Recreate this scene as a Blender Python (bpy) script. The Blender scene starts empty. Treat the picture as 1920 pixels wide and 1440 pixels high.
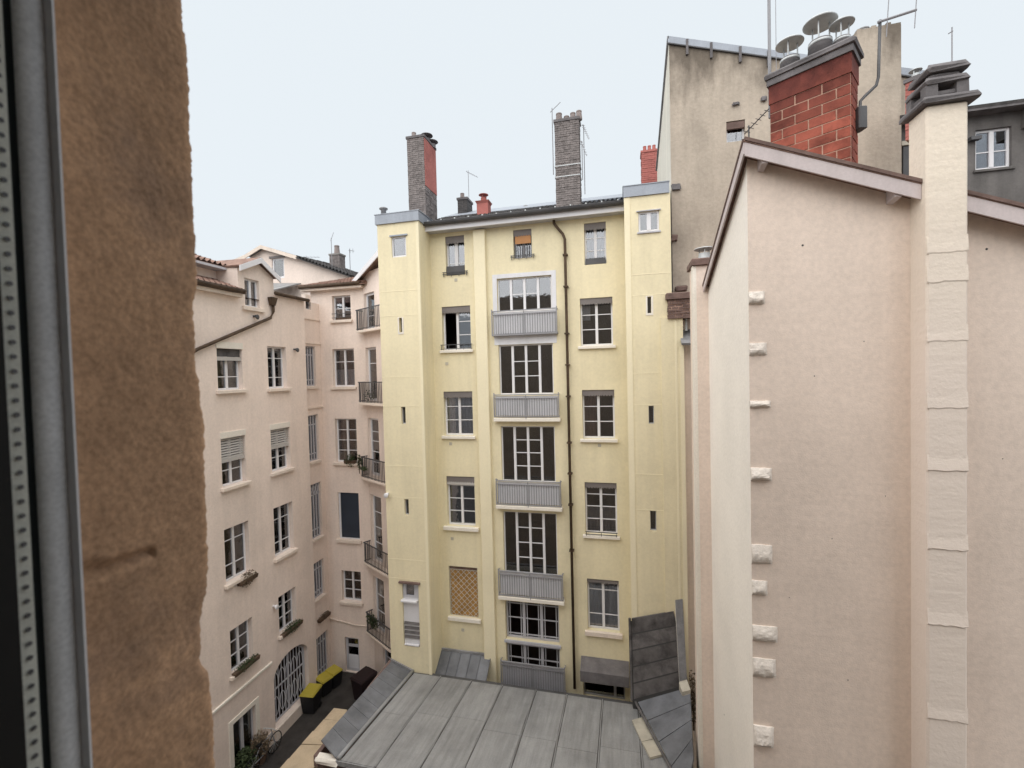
import bpy, math, random
from mathutils import Vector, Matrix
random.seed(7)
rad = math.radians
SC = bpy.context.scene
COL = SC.collection
# ---------------------------------------------------------------- camera
FPX, PITCH, ROLL = 850.0, 0.02646, 0.02512          # focal length in photo pixels (1920 wide), tilt down, roll
_F = Vector((0, math.cos(PITCH), -math.sin(PITCH)))
_U = Vector((0, math.sin(PITCH), math.cos(PITCH)))
_R = math.cos(ROLL)*Vector((1, 0, 0)) - math.sin(ROLL)*_U
_U = math.cos(ROLL)*_U + math.sin(ROLL)*Vector((1, 0, 0))
cd = bpy.data.cameras.new('camera'); cam = bpy.data.objects.new('camera', cd); COL.objects.link(cam)
cd.sensor_width = 36; cd.lens = 36*FPX/1920; cd.clip_start = 0.02; cd.clip_end = 2000
cam.matrix_world = Matrix(((_R.x, _U.x, -_F.x, 0), (_R.y, _U.y, -_F.y, 0), (_R.z, _U.z, -_F.z, 0), (0, 0, 0, 1)))
cd.dof.use_dof = True; cd.dof.focus_distance = 17; cd.dof.aperture_fstop = 3.4
SC.camera = cam
# ---------------------------------------------------------------- sky and light (overcast)
SUN_EL, SUN_AZ = 62, 216        # azimuth of the brightest part of the cloud, degrees clockwise from +Y
w = bpy.data.worlds.new('World'); SC.world = w; w.use_nodes = True
nt = w.node_tree; nt.nodes.clear()
sky = nt.nodes.new('ShaderNodeTexSky'); sky.sky_type = 'NISHITA'; sky.sun_disc = False
sky.sun_elevation = rad(SUN_EL); sky.sun_rotation = rad(SUN_AZ); sky.dust_density = 4
bg1 = nt.nodes.new('ShaderNodeBackground'); bg1.inputs[1].default_value = 0.05
bg2 = nt.nodes.new('ShaderNodeBackground'); bg2.inputs[0].default_value = (0.83, 0.888, 0.925, 1); bg2.inputs[1].default_value = 0.395
mx = nt.nodes.new('ShaderNodeMixShader'); mx.inputs[0].default_value = 0.9
out = nt.nodes.new('ShaderNodeOutputWorld')
nt.links.new(sky.outputs[0], bg1.inputs[0]); nt.links.new(bg1.outputs[0], mx.inputs[1])
nt.links.new(bg2.outputs[0], mx.inputs[2]); nt.links.new(mx.outputs[0], out.inputs[0])
sd = bpy.data.lights.new('sun', 'SUN'); sun = bpy.data.objects.new('sun', sd); COL.objects.link(sun)
sd.energy = 1.5; sd.angle = rad(110); sd.color = (1.0, 0.955, 0.90)
sun.rotation_euler = (rad(90-SUN_EL), 0, rad(180-SUN_AZ)); sun.location = (0, -20, 40)
vs = SC.view_settings; vs.view_transform = 'Standard'; vs.look = 'None'; vs.gamma = 1; vs.exposure = 1.43; vs.use_curve_mapping = False
SC.cycles.use_denoising = True; SC.cycles.max_bounces = 8; SC.cycles.diffuse_bounces = 5; SC.cycles.transparent_max_bounces = 12
SC.cycles.sample_clamp_indirect = 6
# ---------------------------------------------------------------- helpers
def ray(px, py): return (_F*FPX + _R*(px-960) - _U*(py-720)).normalized()
def at(px, py, D):                      # world point seen at a photo pixel, D metres out along +Y
    r = ray(px, py); return r*(D/r.y)
def atz(px, py, z):
    r = ray(px, py); return r*(z/r.z)
class PL:                               # a vertical wall plane: s along it, y into the wall, z up
    def __init__(s, x, y, ang):
        s.a = ang; s.o = Vector((x, y, 0)); s.d = Vector((math.cos(ang), math.sin(ang), 0)); s.i = Vector((-math.sin(ang), math.cos(ang), 0))
        s.M = Matrix.Translation(s.o) @ Matrix.Rotation(ang, 4, 'Z')
    def off(s, n):
        p = s.o - s.i*n; return PL(p.x, p.y, s.a)
    def hit(s, px, py):
        r = ray(px, py); t = s.o.dot(s.i)/r.dot(s.i); p = r*t
        return (p-s.o).dot(s.d), p.z
    def rect(s, x0, x1, y0, y1):
        xm, ym = (x0+x1)/2, (y0+y1)/2
        return s.hit(x0, ym)[0], s.hit(x1, ym)[0], s.hit(xm, y1)[1], s.hit(xm, y0)[1]
    def P(s, a, y, z): return s.M @ Vector((a, y, z))
    def loc(s, p): return s.M.inverted() @ p
W0 = PL(0, 0, 0)
WM = {}
class MB:
    def __init__(s): s.v = []; s.f = []
    def q(s, *ps):
        n = len(s.v); s.v += [Vector(p) for p in ps]; s.f.append(tuple(range(n, n+len(ps)))); return s
    def hexa(s, p):                     # 4 bottom, 4 top
        n = len(s.v); s.v += [Vector(a) for a in p]
        s.f += [tuple(n+i for i in f) for f in ((3,2,1,0),(4,5,6,7),(0,1,5,4),(1,2,6,5),(2,3,7,6),(3,0,4,7))]; return s
    def box(s, x0, x1, y0, y1, z0, z1):
        return s.hexa(((x0,y0,z0),(x1,y0,z0),(x1,y1,z0),(x0,y1,z0),(x0,y0,z1),(x1,y0,z1),(x1,y1,z1),(x0,y1,z1)))
    def bbox(s, x0, x1, y0, y1, z0, z1, b):   # box with bevelled vertical and top edges
        n = len(s.v)
        def ring(i, z): return [(x0+i, y0, z), (x1-i, y0, z), (x1, y0+i, z), (x1, y1-i, z), (x1-i, y1, z), (x0+i, y1, z), (x0, y1-i, z), (x0, y0+i, z)]
        r2 = [(min(max(x, x0+b), x1-b), min(max(y, y0+b), y1-b), z1) for x, y, z in ring(b, z1)]
        for rg in (ring(b, z0), ring(b, z1-b), r2): s.v += [Vector(p) for p in rg]
        for k in range(2):
            for j in range(8): s.f.append((n+k*8+j, n+k*8+(j+1) % 8, n+k*8+8+(j+1) % 8, n+k*8+8+j))
        s.f.append(tuple(n+16+j for j in range(8))); s.f.append(tuple(n+7-j for j in range(8))); return s
    def prism(s, poly, y0, y1):         # poly in (s, z)
        n = len(s.v); k = len(poly)
        s.v += [Vector((a, y0, b)) for a, b in poly] + [Vector((a, y1, b)) for a, b in poly]
        s.f.append(tuple(n+i for i in range(k))); s.f.append(tuple(n+k+k-1-i for i in range(k)))
        for i in range(k): j = (i+1) % k; s.f.append((n+j, n+i, n+k+i, n+k+j))
        return s
    def slab(s, p, t):                  # quad p (4 world/local points) given thickness t downward along its normal
        p = [Vector(a) for a in p]; nn = (p[1]-p[0]).cross(p[3]-p[0]).normalized()
        if nn.z < 0: nn = -nn
        return s.hexa([a-nn*t for a in p]+p)
    def tube(s, pts, r, n=6, r2=None):
        pts = [Vector(p) for p in pts]; m = len(pts); b = len(s.v)
        for i, p in enumerate(pts):
            d = (pts[min(i+1, m-1)]-pts[max(i-1, 0)]).normalized()
            a = d.cross(Vector((0.31, 0.95, 0.1)) if abs(d.z) > .6 else Vector((0, 0, 1))).normalized(); c = d.cross(a)
            rr = r if r2 is None else r+(r2-r)*i/max(1, m-1)
            for k in range(n): t = 2*math.pi*k/n; s.v.append(p+a*rr*math.cos(t)+c*rr*math.sin(t))
        for i in range(m-1):
            for k in range(n): s.f.append((b+i*n+k, b+i*n+(k+1) % n, b+(i+1)*n+(k+1) % n, b+(i+1)*n+k))
        s.f.append(tuple(b+k for k in range(n))[::-1]); s.f.append(tuple(b+(m-1)*n+k for k in range(n))); return s
    def lathe(s, prof, c, n=16):
        b = len(s.v); c = Vector(c)
        for r, z in prof:
            for k in range(n): t = 2*math.pi*k/n; s.v.append(c+Vector((r*math.cos(t), r*math.sin(t), z)))
        for i in range(len(prof)-1):
            for k in range(n): s.f.append((b+i*n+k, b+i*n+(k+1) % n, b+(i+1)*n+(k+1) % n, b+(i+1)*n+k))
        s.f.append(tuple(b+k for k in range(n))[::-1]); s.f.append(tuple(b+(len(prof)-1)*n+k for k in range(n))); return s
    def build(s, name, mat, parent=None, pl=W0, smooth=False, label=None, cat=None, group=None, kind=None):
        xs = [v.x for v in s.v]; ys = [v.y for v in s.v]; zs = [v.z for v in s.v]
        c = Vector(((min(xs)+max(xs))/2, (min(ys)+max(ys))/2, min(zs)))
        me = bpy.data.meshes.new(name); me.from_pydata([v-c for v in s.v], [], s.f); me.update()
        if smooth: me.polygons.foreach_set('use_smooth', [True]*len(me.polygons))
        me.materials.append(MAT[mat])
        return place(name, me, pl.M @ Matrix.Translation(c), parent, label, cat, group, kind)
def place(name, me, M, parent=None, label=None, cat=None, group=None, kind=None):
    o = bpy.data.objects.new(name, me); COL.objects.link(o); WM[o] = M.copy()
    if parent is not None: o.parent = parent; o.matrix_parent_inverse = WM[parent].inverted()
    o.matrix_basis = M
    for k, v in (('label', label), ('category', cat), ('group', group), ('kind', kind)):
        if v: o[k] = v
    return o
def thing(name, loc, label, cat, group=None):
    o = place(name, None, Matrix.Translation(Vector(loc)), None, label, cat, group); o.empty_display_size = .3; return o
def inst(o, M, parent):                 # another piece sharing the mesh of o
    return place(o.name.split('.')[0], o.data, M, parent)
# ---------------------------------------------------------------- materials
MAT = {}
def mat_new(name):
    m = bpy.data.materials.new(name); m.use_nodes = True; MAT[name] = m
    n = m.node_tree.nodes; return m, n, m.node_tree.links, n['Principled BSDF']
def noise(n, l, vec, scale, detail=4, rough=.55):
    t = n.new('ShaderNodeTexNoise'); t.inputs['Scale'].default_value = scale; t.inputs['Detail'].default_value = detail; t.inputs['Roughness'].default_value = rough
    l.new(vec, t.inputs['Vector']); return t.outputs[0]
def ramp(n, l, fac, stops):
    r = n.new('ShaderNodeValToRGB'); e = r.color_ramp.elements
    while len(e) > 1: e.remove(e[-1])
    e[0].position, e[0].color = stops[0][0], (*stops[0][1], 1)
    for p, c in stops[1:]: k = e.new(p); k.color = (*c, 1)
    l.new(fac, r.inputs[0]); return r.outputs[0]
def mul(n, l, a, b, fac=1.0):
    m = n.new('ShaderNodeMix'); m.data_type = 'RGBA'; m.blend_type = 'MULTIPLY'; m.inputs[0].default_value = fac
    l.new(a, m.inputs[6]); l.new(b, m.inputs[7]); return m.outputs[2]
def mapped(n, l, sc=(1, 1, 1), src='pos'):
    if src == 'pos': v = n.new('ShaderNodeNewGeometry').outputs['Position']
    else: v = n.new('ShaderNodeTexCoord').outputs['Object']
    m = n.new('ShaderNodeMapping'); m.inputs['Scale'].default_value = sc; l.new(v, m.inputs[0]); return m.outputs[0]
def surf(name, col, var=.08, scale=1.2, rough=.85, bump=.15, bscale=25, streak=0.0, metallic=0, patch=0.0, spec=.3, fine=.05, patchcol=None, bdist=.02, ripple=0, perobj=0, run=0):
    m, n, l, b = mat_new(name)
    v = mapped(n, l); c = Vector(col)
    hi = tuple(min(1, x*(1+var)) for x in col); lo = tuple(x*(1-var) for x in col)
    base = ramp(n, l, noise(n, l, v, scale, 5), [(.3, lo), (.7, hi)])
    if fine: base = mul(n, l, base, ramp(n, l, noise(n, l, v, scale*22, 3), [(.3, (1-fine*2,)*3), (.65, (1, 1, 1))]))
    if streak:
        vs_ = mapped(n, l, (2.2, 2.2, .16)); s2 = ramp(n, l, noise(n, l, vs_, 1.6, 5, .6), [(.42, (1, 1, 1)), (.75, (1-streak,)*3)])
        base = mul(n, l, base, s2)
    if patch:
        pc = patchcol or (1-patch,)*3
        base = mul(n, l, base, ramp(n, l, noise(n, l, v, scale*.55, 6, .65), [(.5, (1, 1, 1)), (.68, pc)]))
    if run:                              # dirt washed down the slope of the low roof
        mp_ = n.new('ShaderNodeMapping'); mp_.inputs['Scale'].default_value = (3.2, .22, 1); mr_ = n.new('ShaderNodeMapping'); mr_.inputs['Rotation'].default_value = (0, 0, .2394)
        l.new(n.new('ShaderNodeNewGeometry').outputs['Position'], mr_.inputs[0]); l.new(mr_.outputs[0], mp_.inputs[0])
        base = mul(n, l, base, ramp(n, l, noise(n, l, mp_.outputs[0], 2.2, 6, .65), [(.40, (1, 1, 1)), (.72, (1-run,)*3)]))
    if perobj:
        oi = n.new('ShaderNodeObjectInfo'); base = mul(n, l, base, ramp(n, l, oi.outputs['Random'], [(0, (1-perobj,)*3), (1, (1, 1, 1))]))
    l.new(base, b.inputs['Base Color']); b.inputs['Roughness'].default_value = rough; b.inputs['Metallic'].default_value = metallic
    b.inputs['Specular IOR Level'].default_value = spec
    if bump:
        bp = n.new('ShaderNodeBump'); bp.inputs['Strength'].default_value = bump; bp.inputs['Distance'].default_value = bdist
        h = noise(n, l, v, bscale, 4, .6)
        if ripple:
            h2 = noise(n, l, mapped(n, l, (.5, .5, 2.6)), 2.0, 4, .5); ad = n.new('ShaderNodeMath'); ad.operation = 'MULTIPLY_ADD'
            l.new(h2, ad.inputs[0]); ad.inputs[1].default_value = ripple; l.new(h, ad.inputs[2]); h = ad.outputs[0]
        l.new(h, bp.inputs['Height']); l.new(bp.outputs[0], b.inputs['Normal'])
    return m
def height_blend(name, low, z0, z1):     # paint changing colour with height, edge broken by noise
    m = MAT[name]; n, l = m.node_tree.nodes, m.node_tree.links; b = n['Principled BSDF']; old = b.inputs['Base Color'].links[0].from_socket
    g = n.new('ShaderNodeNewGeometry'); sx = n.new('ShaderNodeSeparateXYZ'); l.new(g.outputs['Position'], sx.inputs[0])
    nz = noise(n, l, g.outputs['Position'], 1.5, 4); ad = n.new('ShaderNodeMath'); ad.operation = 'MULTIPLY_ADD'; l.new(nz, ad.inputs[0]); ad.inputs[1].default_value = 1.6; l.new(sx.outputs[2], ad.inputs[2])
    mr = n.new('ShaderNodeMapRange'); mr.inputs['From Min'].default_value = z0; mr.inputs['From Max'].default_value = z1; l.new(ad.outputs[0], mr.inputs[0])
    x = n.new('ShaderNodeMix'); x.data_type = 'RGBA'; l.new(mr.outputs[0], x.inputs[0]); x.inputs[6].default_value = (*low, 1); l.new(old, x.inputs[7]); l.new(x.outputs[2], b.inputs['Base Color'])
def height_stain(name, col, z0, z1, nsc=1.5, amp=1.2):   # weather stain thickening towards the top
    m = MAT[name]; n, l = m.node_tree.nodes, m.node_tree.links; b = n['Principled BSDF']; old = b.inputs['Base Color'].links[0].from_socket
    g = n.new('ShaderNodeNewGeometry'); sx = n.new('ShaderNodeSeparateXYZ'); l.new(g.outputs['Position'], sx.inputs[0])
    mp = n.new('ShaderNodeMapping'); mp.inputs['Scale'].default_value = (1, 1, .35); l.new(g.outputs['Position'], mp.inputs[0])
    nz = noise(n, l, mp.outputs[0], nsc, 5, .62); ad = n.new('ShaderNodeMath'); ad.operation = 'MULTIPLY_ADD'; l.new(nz, ad.inputs[0]); ad.inputs[1].default_value = amp*2; l.new(sx.outputs[2], ad.inputs[2])
    mr = n.new('ShaderNodeMapRange'); mr.inputs['From Min'].default_value = z0+amp; mr.inputs['From Max'].default_value = z1+amp; l.new(ad.outputs[0], mr.inputs[0])
    x = n.new('ShaderNodeMix'); x.data_type = 'RGBA'; x.blend_type = 'MULTIPLY'; l.new(mr.outputs[0], x.inputs[0]); l.new(old, x.inputs[6]); x.inputs[7].default_value = (*col, 1); l.new(x.outputs[2], b.inputs['Base Color'])
surf('yellow_render', (.81, .725, .505), var=.05, scale=.5, bump=.25, bscale=30, streak=.08, fine=.03, patch=.10)
surf('yellow_trim', (.84, .76, .55), var=.04, scale=.7, bump=.2, fine=.02)
surf('cream_trim', (.82, .77, .69), var=.05, bump=.15)
surf('pink_render', (.87, .745, .665), var=.05, scale=.5, bump=.3, bscale=22, streak=.08, patch=.11, fine=.04)
surf('pink_trim', (.82, .71, .62), var=.06, bump=.2, streak=.12)
surf('house_render', (.83, .705, .615), var=.04, scale=.6, bump=.30, bscale=42, patch=.07, streak=.06, fine=.05, bdist=.012, ripple=1.6)
surf('house_render_lit', (.91, .86, .79), var=.04, scale=.6, bump=.25, bscale=16, patch=.04, fine=.03, bdist=.02, ripple=1)  # front render lightened: the brighter light on the side wall is in the colour
surf('cream_render', (.82, .735, .625), var=.05, scale=.8, bump=.35, bscale=16, patch=.06, fine=.04, bdist=.02, ripple=1.5)
height_blend('cream_render', (.84, .74, .66), .6, 3.6)
surf('toothing_plaster', (.79, .725, .66), var=.06, bump=.6, bscale=18, fine=.05)
surf('gray_render', (.50, .43, .355), var=.12, scale=.5, bump=.4, bscale=14, streak=.14, patch=.30, fine=.06)
height_stain('gray_render', (.36, .35, .34), 8.3, 9.6, 1.1, 2.4)
surf('gray_render_lit', (.74, .71, .62), var=.06, scale=.6, bump=.3, streak=.2)  # paler than the front, with the light on this side painted in
surf('dark_render', (.16, .15, .145), var=.18, scale=.8, bump=.4, streak=.3, patch=.3)
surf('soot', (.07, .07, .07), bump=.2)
surf('white_paint', (.75, .745, .77), var=.03, rough=.5, bump=.05, fine=.02)
surf('offwhite_panel', (.72, .72, .75), var=.04, rough=.6, bump=.05, fine=.03, streak=.1)
surf('gray_paint', (.52, .52, .56), var=.05, rough=.55, bump=.05, streak=.1)
surf('fascia_paint', (.60, .53, .53), var=.06, rough=.6, bump=.1, streak=.12, fine=.04)
surf('valance', (.20, .18, .175), var=.1, rough=.6, bump=.1)
surf('blind_slat', (.50, .48, .46), var=.08, rough=.55, bump=.05)
surf('orange_blind', (.50, .25, .11), var=.1, rough=.7, bump=.2)
surf('wood_panel', (.50, .28, .09), var=.18, scale=3, rough=.6, bump=.3)
surf('navy_panel', (.035, .045, .065), var=.1, rough=.5, bump=.05)
surf('iron', (.10, .10, .105), var=.2, rough=.55, bump=.1, metallic=.3)
surf('iron_grey', (.30, .30, .32), var=.1, rough=.5, bump=.05)
surf('rust_pipe', (.085, .055, .035), var=.35, scale=3, rough=.7, bump=.3, streak=.3)
surf('zinc_dark', (.16, .15, .15), var=.35, scale=2.4, rough=.6, bump=.4, bscale=7, metallic=0, patch=.6, perobj=.25, spec=.25)
surf('zinc_slate', (.185, .192, .21), var=.22, scale=2.2, rough=.5, bump=.35, bscale=9, metallic=.05, patch=.25, perobj=.2)
surf('zinc_light', (.34, .342, .345), var=.10, scale=1.1, rough=.55, bump=.35, bscale=3.5, metallic=.08, patch=.20, run=.30, perobj=.07, fine=.05)
surf('zinc_blue', (.33, .36, .41), var=.08, rough=.45, bump=.1, metallic=.2, streak=.15)
surf('lead', (.27, .27, .28), var=.25, scale=2.5, rough=.6, bump=.4, bscale=9, patch=.4)
surf('roof_tile', (.27, .17, .135), var=.3, scale=5, rough=.85, bump=.5, bscale=20, patch=.35)
surf('old_tile', (.10, .095, .095), var=.3, scale=5, rough=.85, bump=.5, bscale=20, patch=.3)
surf('red_block', (.38, .105, .07), var=.2, scale=2.5, rough=.85, bump=.4, bscale=20, patch=.55, patchcol=(.50, .46, .46), perobj=.3, fine=.08)
height_stain('red_block', (.36, .34, .40), 4.8, 6.2, 2.2, .8)
surf('red_render', (.42, .15, .13), var=.12, scale=2, rough=.85, bump=.3, patch=.3)
surf('mortar', (.52, .34, .26), var=.15, rough=.95, bump=.5)
surf('sooty_cement', (.16, .15, .155), var=.25, scale=2.5, rough=.9, bump=.6, bscale=14, patch=.3)
surf('grey_brick', (.23, .205, .20), var=.3, scale=6, rough=.9, bump=.5, bscale=20, patch=.35)
surf('grey_mortar', (.25, .235, .225), var=.2, scale=4, rough=.95, bump=.5)
surf('clay_pot', (.26, .22, .21), var=.25, rough=.85, bump=.3)
surf('galvanised', (.52, .54, .55), var=.15, scale=5, rough=.5, bump=.1, metallic=.3)
surf('brown_ledge', (.17, .115, .10), var=.25, scale=4, rough=.9, bump=.7, bscale=12)
surf('stone_jamb', (.54, .335, .205), var=.20, scale=5, rough=.95, bump=.25, bscale=260, patch=.30, patchcol=(.66, .70, .80), fine=.16, bdist=.004)
surf('own_wall', (.45, .38, .31), var=.1, bump=.4)
surf('room', (.55, .53, .50), var=.1, bump=0, fine=0)
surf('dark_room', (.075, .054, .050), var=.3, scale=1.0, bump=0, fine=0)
surf('breast_low', (.80, .735, .67), var=.05, scale=.8, bump=.4, bscale=16, patch=.06, fine=.04, bdist=.02, ripple=1.5)
surf('asphalt', (.05, .045, .042), var=.3, scale=1.5, rough=.8, bump=.5, bscale=30, patch=.4)
surf('coping', (.50, .40, .28), var=.12, scale=1.6, rough=.9, bump=.4, patch=.25)
surf('pink_stone', (.40, .30, .26), var=.15, scale=2, rough=.9, bump=.4, patch=.2)
surf('bin_yellow', (.44, .36, .05), var=.08, rough=.45, bump=.05, spec=.5)
surf('bin_black', (.014, .014, .016), var=.2, rough=.5, bump=.05)
surf('bin_maroon', (.022, .013, .015), var=.2, rough=.5, bump=.05)
surf('curtain', (.86, .87, .87), var=.06, scale=3, rough=.9, bump=.2)
surf('curtain_grey', (.34, .36, .38), var=.06, scale=3, rough=.9, bump=.2)
surf('curtain_warm', (.50, .33, .26), var=.1, scale=2, rough=.9, bump=.2)
surf('leaf', (.05, .07, .03), var=.5, scale=9, rough=.7, bump=0)
surf('leaf_dry', (.16, .12, .08), var=.4, scale=9, rough=.8, bump=0)
surf('planter', (.13, .085, .06), var=.3, rough=.8, bump=.2)
surf('pvc_grey', (.82, .82, .84), var=.12, scale=7, rough=.5, bump=.15, bscale=120, bdist=.002, fine=.10)
surf('gasket', (.035, .045, .05), var=.2, rough=.6, bump=.0)
surf('perforated_strip', (.72, .73, .66), var=.08, scale=9, rough=.6, bump=.2, bscale=90, bdist=.002, fine=.08)
surf('black', (.008, .008, .008), var=.2, rough=.7, bump=0)
surf('pale_panel', (.52, .48, .40), var=.12, scale=3, rough=.6, bump=.2, patch=.2)
def glass(name, tint, refl=1.0):
    m, n, l, b = mat_new(name); n.remove(b)
    t = n.new('ShaderNodeBsdfTransparent'); t.inputs[0].default_value = (*tint, 1)
    g = n.new('ShaderNodeBsdfGlossy'); g.inputs['Roughness'].default_value = .03; g.inputs[0].default_value = (.9*refl, .93*refl, .97*refl, 1)
    v = mapped(n, l); bp = n.new('ShaderNodeBump'); bp.inputs['Strength'].default_value = .06; bp.inputs['Distance'].default_value = .05
    l.new(noise(n, l, v, 2.0, 2), bp.inputs['Height']); l.new(bp.outputs[0], g.inputs['Normal'])
    f = n.new('ShaderNodeFresnel'); f.inputs[0].default_value = 1.55
    fm = n.new('ShaderNodeMath'); fm.operation = 'MULTIPLY'; fm.use_clamp = True; fm.inputs[1].default_value = 2.8; l.new(f.outputs[0], fm.inputs[0])   # double glazing
    x = n.new('ShaderNodeMixShader'); l.new(fm.outputs[0], x.inputs[0]); l.new(t.outputs[0], x.inputs[1]); l.new(g.outputs[0], x.inputs[2])
    l.new(x.outputs[0], n['Material Output'].inputs[0])
glass('glass', (.72, .72, .74))
# ---------------------------------------------------------------- building-piece helpers
def wall_mb(s0, s1, zb, top, ops=(), depth=.25, brk=()):
    m = MB(); T = top if callable(top) else (lambda s: top)
    cuts = sorted({s0, s1} | {c for o in ops for c in o[:2]} | set(brk))
    cuts = [c for c in cuts if s0 <= c <= s1]
    for a, b in zip(cuts, cuts[1:]):
        if b-a < 1e-5: continue
        mid = (a+b)/2; z = zb
        for o in sorted([o for o in ops if o[0] < mid < o[1]], key=lambda o: o[2]):
            if o[2] > z: m.q((a, 0, z), (b, 0, z), (b, 0, o[2]), (a, 0, o[2]))
            z = o[3]
        m.q((a, 0, z), (b, 0, z), (b, 0, T(b)), (a, 0, T(a)))
    for a, b, c, d in ops:
        m.q((a, 0, c), (a, depth, c), (a, depth, d), (a, 0, d)); m.q((b, 0, d), (b, depth, d), (b, depth, c), (b, 0, c))
        m.q((a, 0, d), (a, depth, d), (b, depth, d), (b, 0, d)); m.q((b, 0, c), (b, depth, c), (a, depth, c), (a, 0, c))
    return m
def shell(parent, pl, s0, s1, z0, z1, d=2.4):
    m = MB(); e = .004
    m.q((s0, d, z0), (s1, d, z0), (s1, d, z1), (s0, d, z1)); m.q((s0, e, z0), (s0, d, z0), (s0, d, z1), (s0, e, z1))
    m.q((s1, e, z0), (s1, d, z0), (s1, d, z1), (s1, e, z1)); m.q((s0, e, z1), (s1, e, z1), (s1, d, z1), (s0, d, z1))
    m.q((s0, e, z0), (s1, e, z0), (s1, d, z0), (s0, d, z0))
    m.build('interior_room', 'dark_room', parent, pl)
def window(parent, pl, r, depth=.16, cols=2, rows=(1/3, 2/3), mat='white_paint', th=.055, mull=.088, munt=.028, omit=(), sill=None,
           valance=0, curtain=None, name='window', blind=0, panes=True, colw=None, sillmat='cream_trim', label=None):
    s0, s1, z0, z1 = r; s0 += .003; s1 -= .003; z0 += .003; z1 -= .003
    y0, y1 = depth, depth+.065; m = MB()
    m.box(s0, s0+th, y0, y1, z0, z1); m.box(s1-th, s1, y0, y1, z0, z1)
    m.box(s0+th, s1-th, y0+.002, y1, z0, z0+th*1.15); m.box(s0+th, s1-th, y0+.002, y1, z1-th, z1)
    a0, a1, b0, b1 = s0+th, s1-th, z0+th*1.15, z1-th
    wd = (a1-a0)-mull*(cols-1); ws = [wd/cols]*cols if not colw else [wd*c/sum(colw) for c in colw]
    x = a0; cells = []
    for c in range(cols):
        if c: m.box(x, x+mull, y0-.012, y1, b0, b1); x += mull
        rr = rows[c] if (rows and isinstance(rows[0], (tuple, list))) else rows
        if c not in omit:
            zs = [b0]
            for f in rr:
                zm = b0+(b1-b0)*f; m.box(x, x+ws[c], y0+.012, y1-.012, zm-munt/2, zm+munt/2); zs.append(zm)
            zs.append(b1)
            for k in range(len(zs)-1): cells.append((x, x+ws[c], zs[k]+(munt/2 if k else 0), zs[k+1]-(munt/2 if k < len(zs)-2 else 0)))
        x += ws[c]
    o = m.build(name, mat, parent, pl, label=label)
    if panes:
        for a, b, c, d in cells:
            MB().box(a-.004, b+.004, y0+.030, y0+.036, c-.004, d+.004).build('pane', 'glass', o, pl)
    if sill:
        e, h, pr = sill
        MB().bbox(s0-e, s1+e, -pr, depth-.002, z0-h, z0-.004, .012).build('sill', sillmat, o, pl)
    if valance:
        v = MB(); h = valance*(z1-z0); n = max(6, int((s1-s0)/.09)); step = (s1-s0)/n
        for k in range(n):
            a = s0+k*step; lo = z1-h; dp = .035+.015*random.random()
            v.prism([(a, z1), (a, lo), (a+step*.3, lo-dp), (a+step*.7, lo-dp), (a+step, lo), (a+step, z1)], .035, .045)
        v.build('valance', 'valance', o, pl)
    if curtain:
        mt, f0, f1 = curtain[:3]; c0 = curtain[3] if len(curtain) > 3 else 0; c1 = curtain[4] if len(curtain) > 4 else 1
        v = MB(); n = 24; aa, bb = a0+(a1-a0)*c0, a0+(a1-a0)*c1
        pts = [(aa+(bb-aa)*k/n, y1+.032+.02*math.sin(k*1.9)+.008*math.sin(k*.7)) for k in range(n+1)]
        for p, q_ in zip(pts, pts[1:]): v.q((p[0], p[1], b0+(b1-b0)*f0), (q_[0], q_[1], b0+(b1-b0)*f0), (q_[0], q_[1], b0+(b1-b0)*f1), (p[0], p[1], b0+(b1-b0)*f1))
        v.build('curtain', mt, o, pl, smooth=True)
    if blind:                            # slatted roller shutter, partly lowered
        h = blind*(z1-z0); n = max(3, round(h/.085)); bl = MB(); 
        first = None
        for k in range(n):
            z = z1-h+(k+.0)*h/n; sl = MB(); hh = h/n
            sl.hexa(((s0+.02, .05, z), (s1-.02, .05, z), (s1-.02, .062, z), (s0+.02, .062, z), (s0+.02, .085, z+hh*.66), (s1-.02, .085, z+hh*.66), (s1-.02, .097, z+hh*.66), (s0+.02, .097, z+hh*.66)))
            sl.build('shutter_slat', 'blind_slat', o, pl)
        MB().box(s0+.012, s1-.012, .045, .09, z1-h-.13, z1-h-.01).build('shutter_bar', 'blind_slat', o, pl)
    return o
def patch(parent, name, mat, c, nu, nv, thick=.03, gap=.012, pl=W0, child=None):
    # splits a quad c=(p00,p10,p11,p01) into nu x nv separate sheets
    c = [Vector(p) for p in c]
    def B(u, v): return (c[0]*(1-u)+c[1]*u)*(1-v)+(c[3]*(1-u)+c[2]*u)*v
    L1 = (c[1]-c[0]).length; L2 = (c[3]-c[0]).length; outl = []
    for i in range(nu):
        for j in range(nv):
            gu, gv = gap/2/L1, gap/2/L2; u0, u1, v0, v1 = i/nu+gu, (i+1)/nu-gu, j/nv+gv, (j+1)/nv-gv
            m = MB().slab((B(u0, v0), B(u1, v0), B(u1, v1), B(u0, v1)), thick*(1+.3*random.random()))
            outl.append(m.build(name, mat, parent, pl))
    return outl
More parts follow.
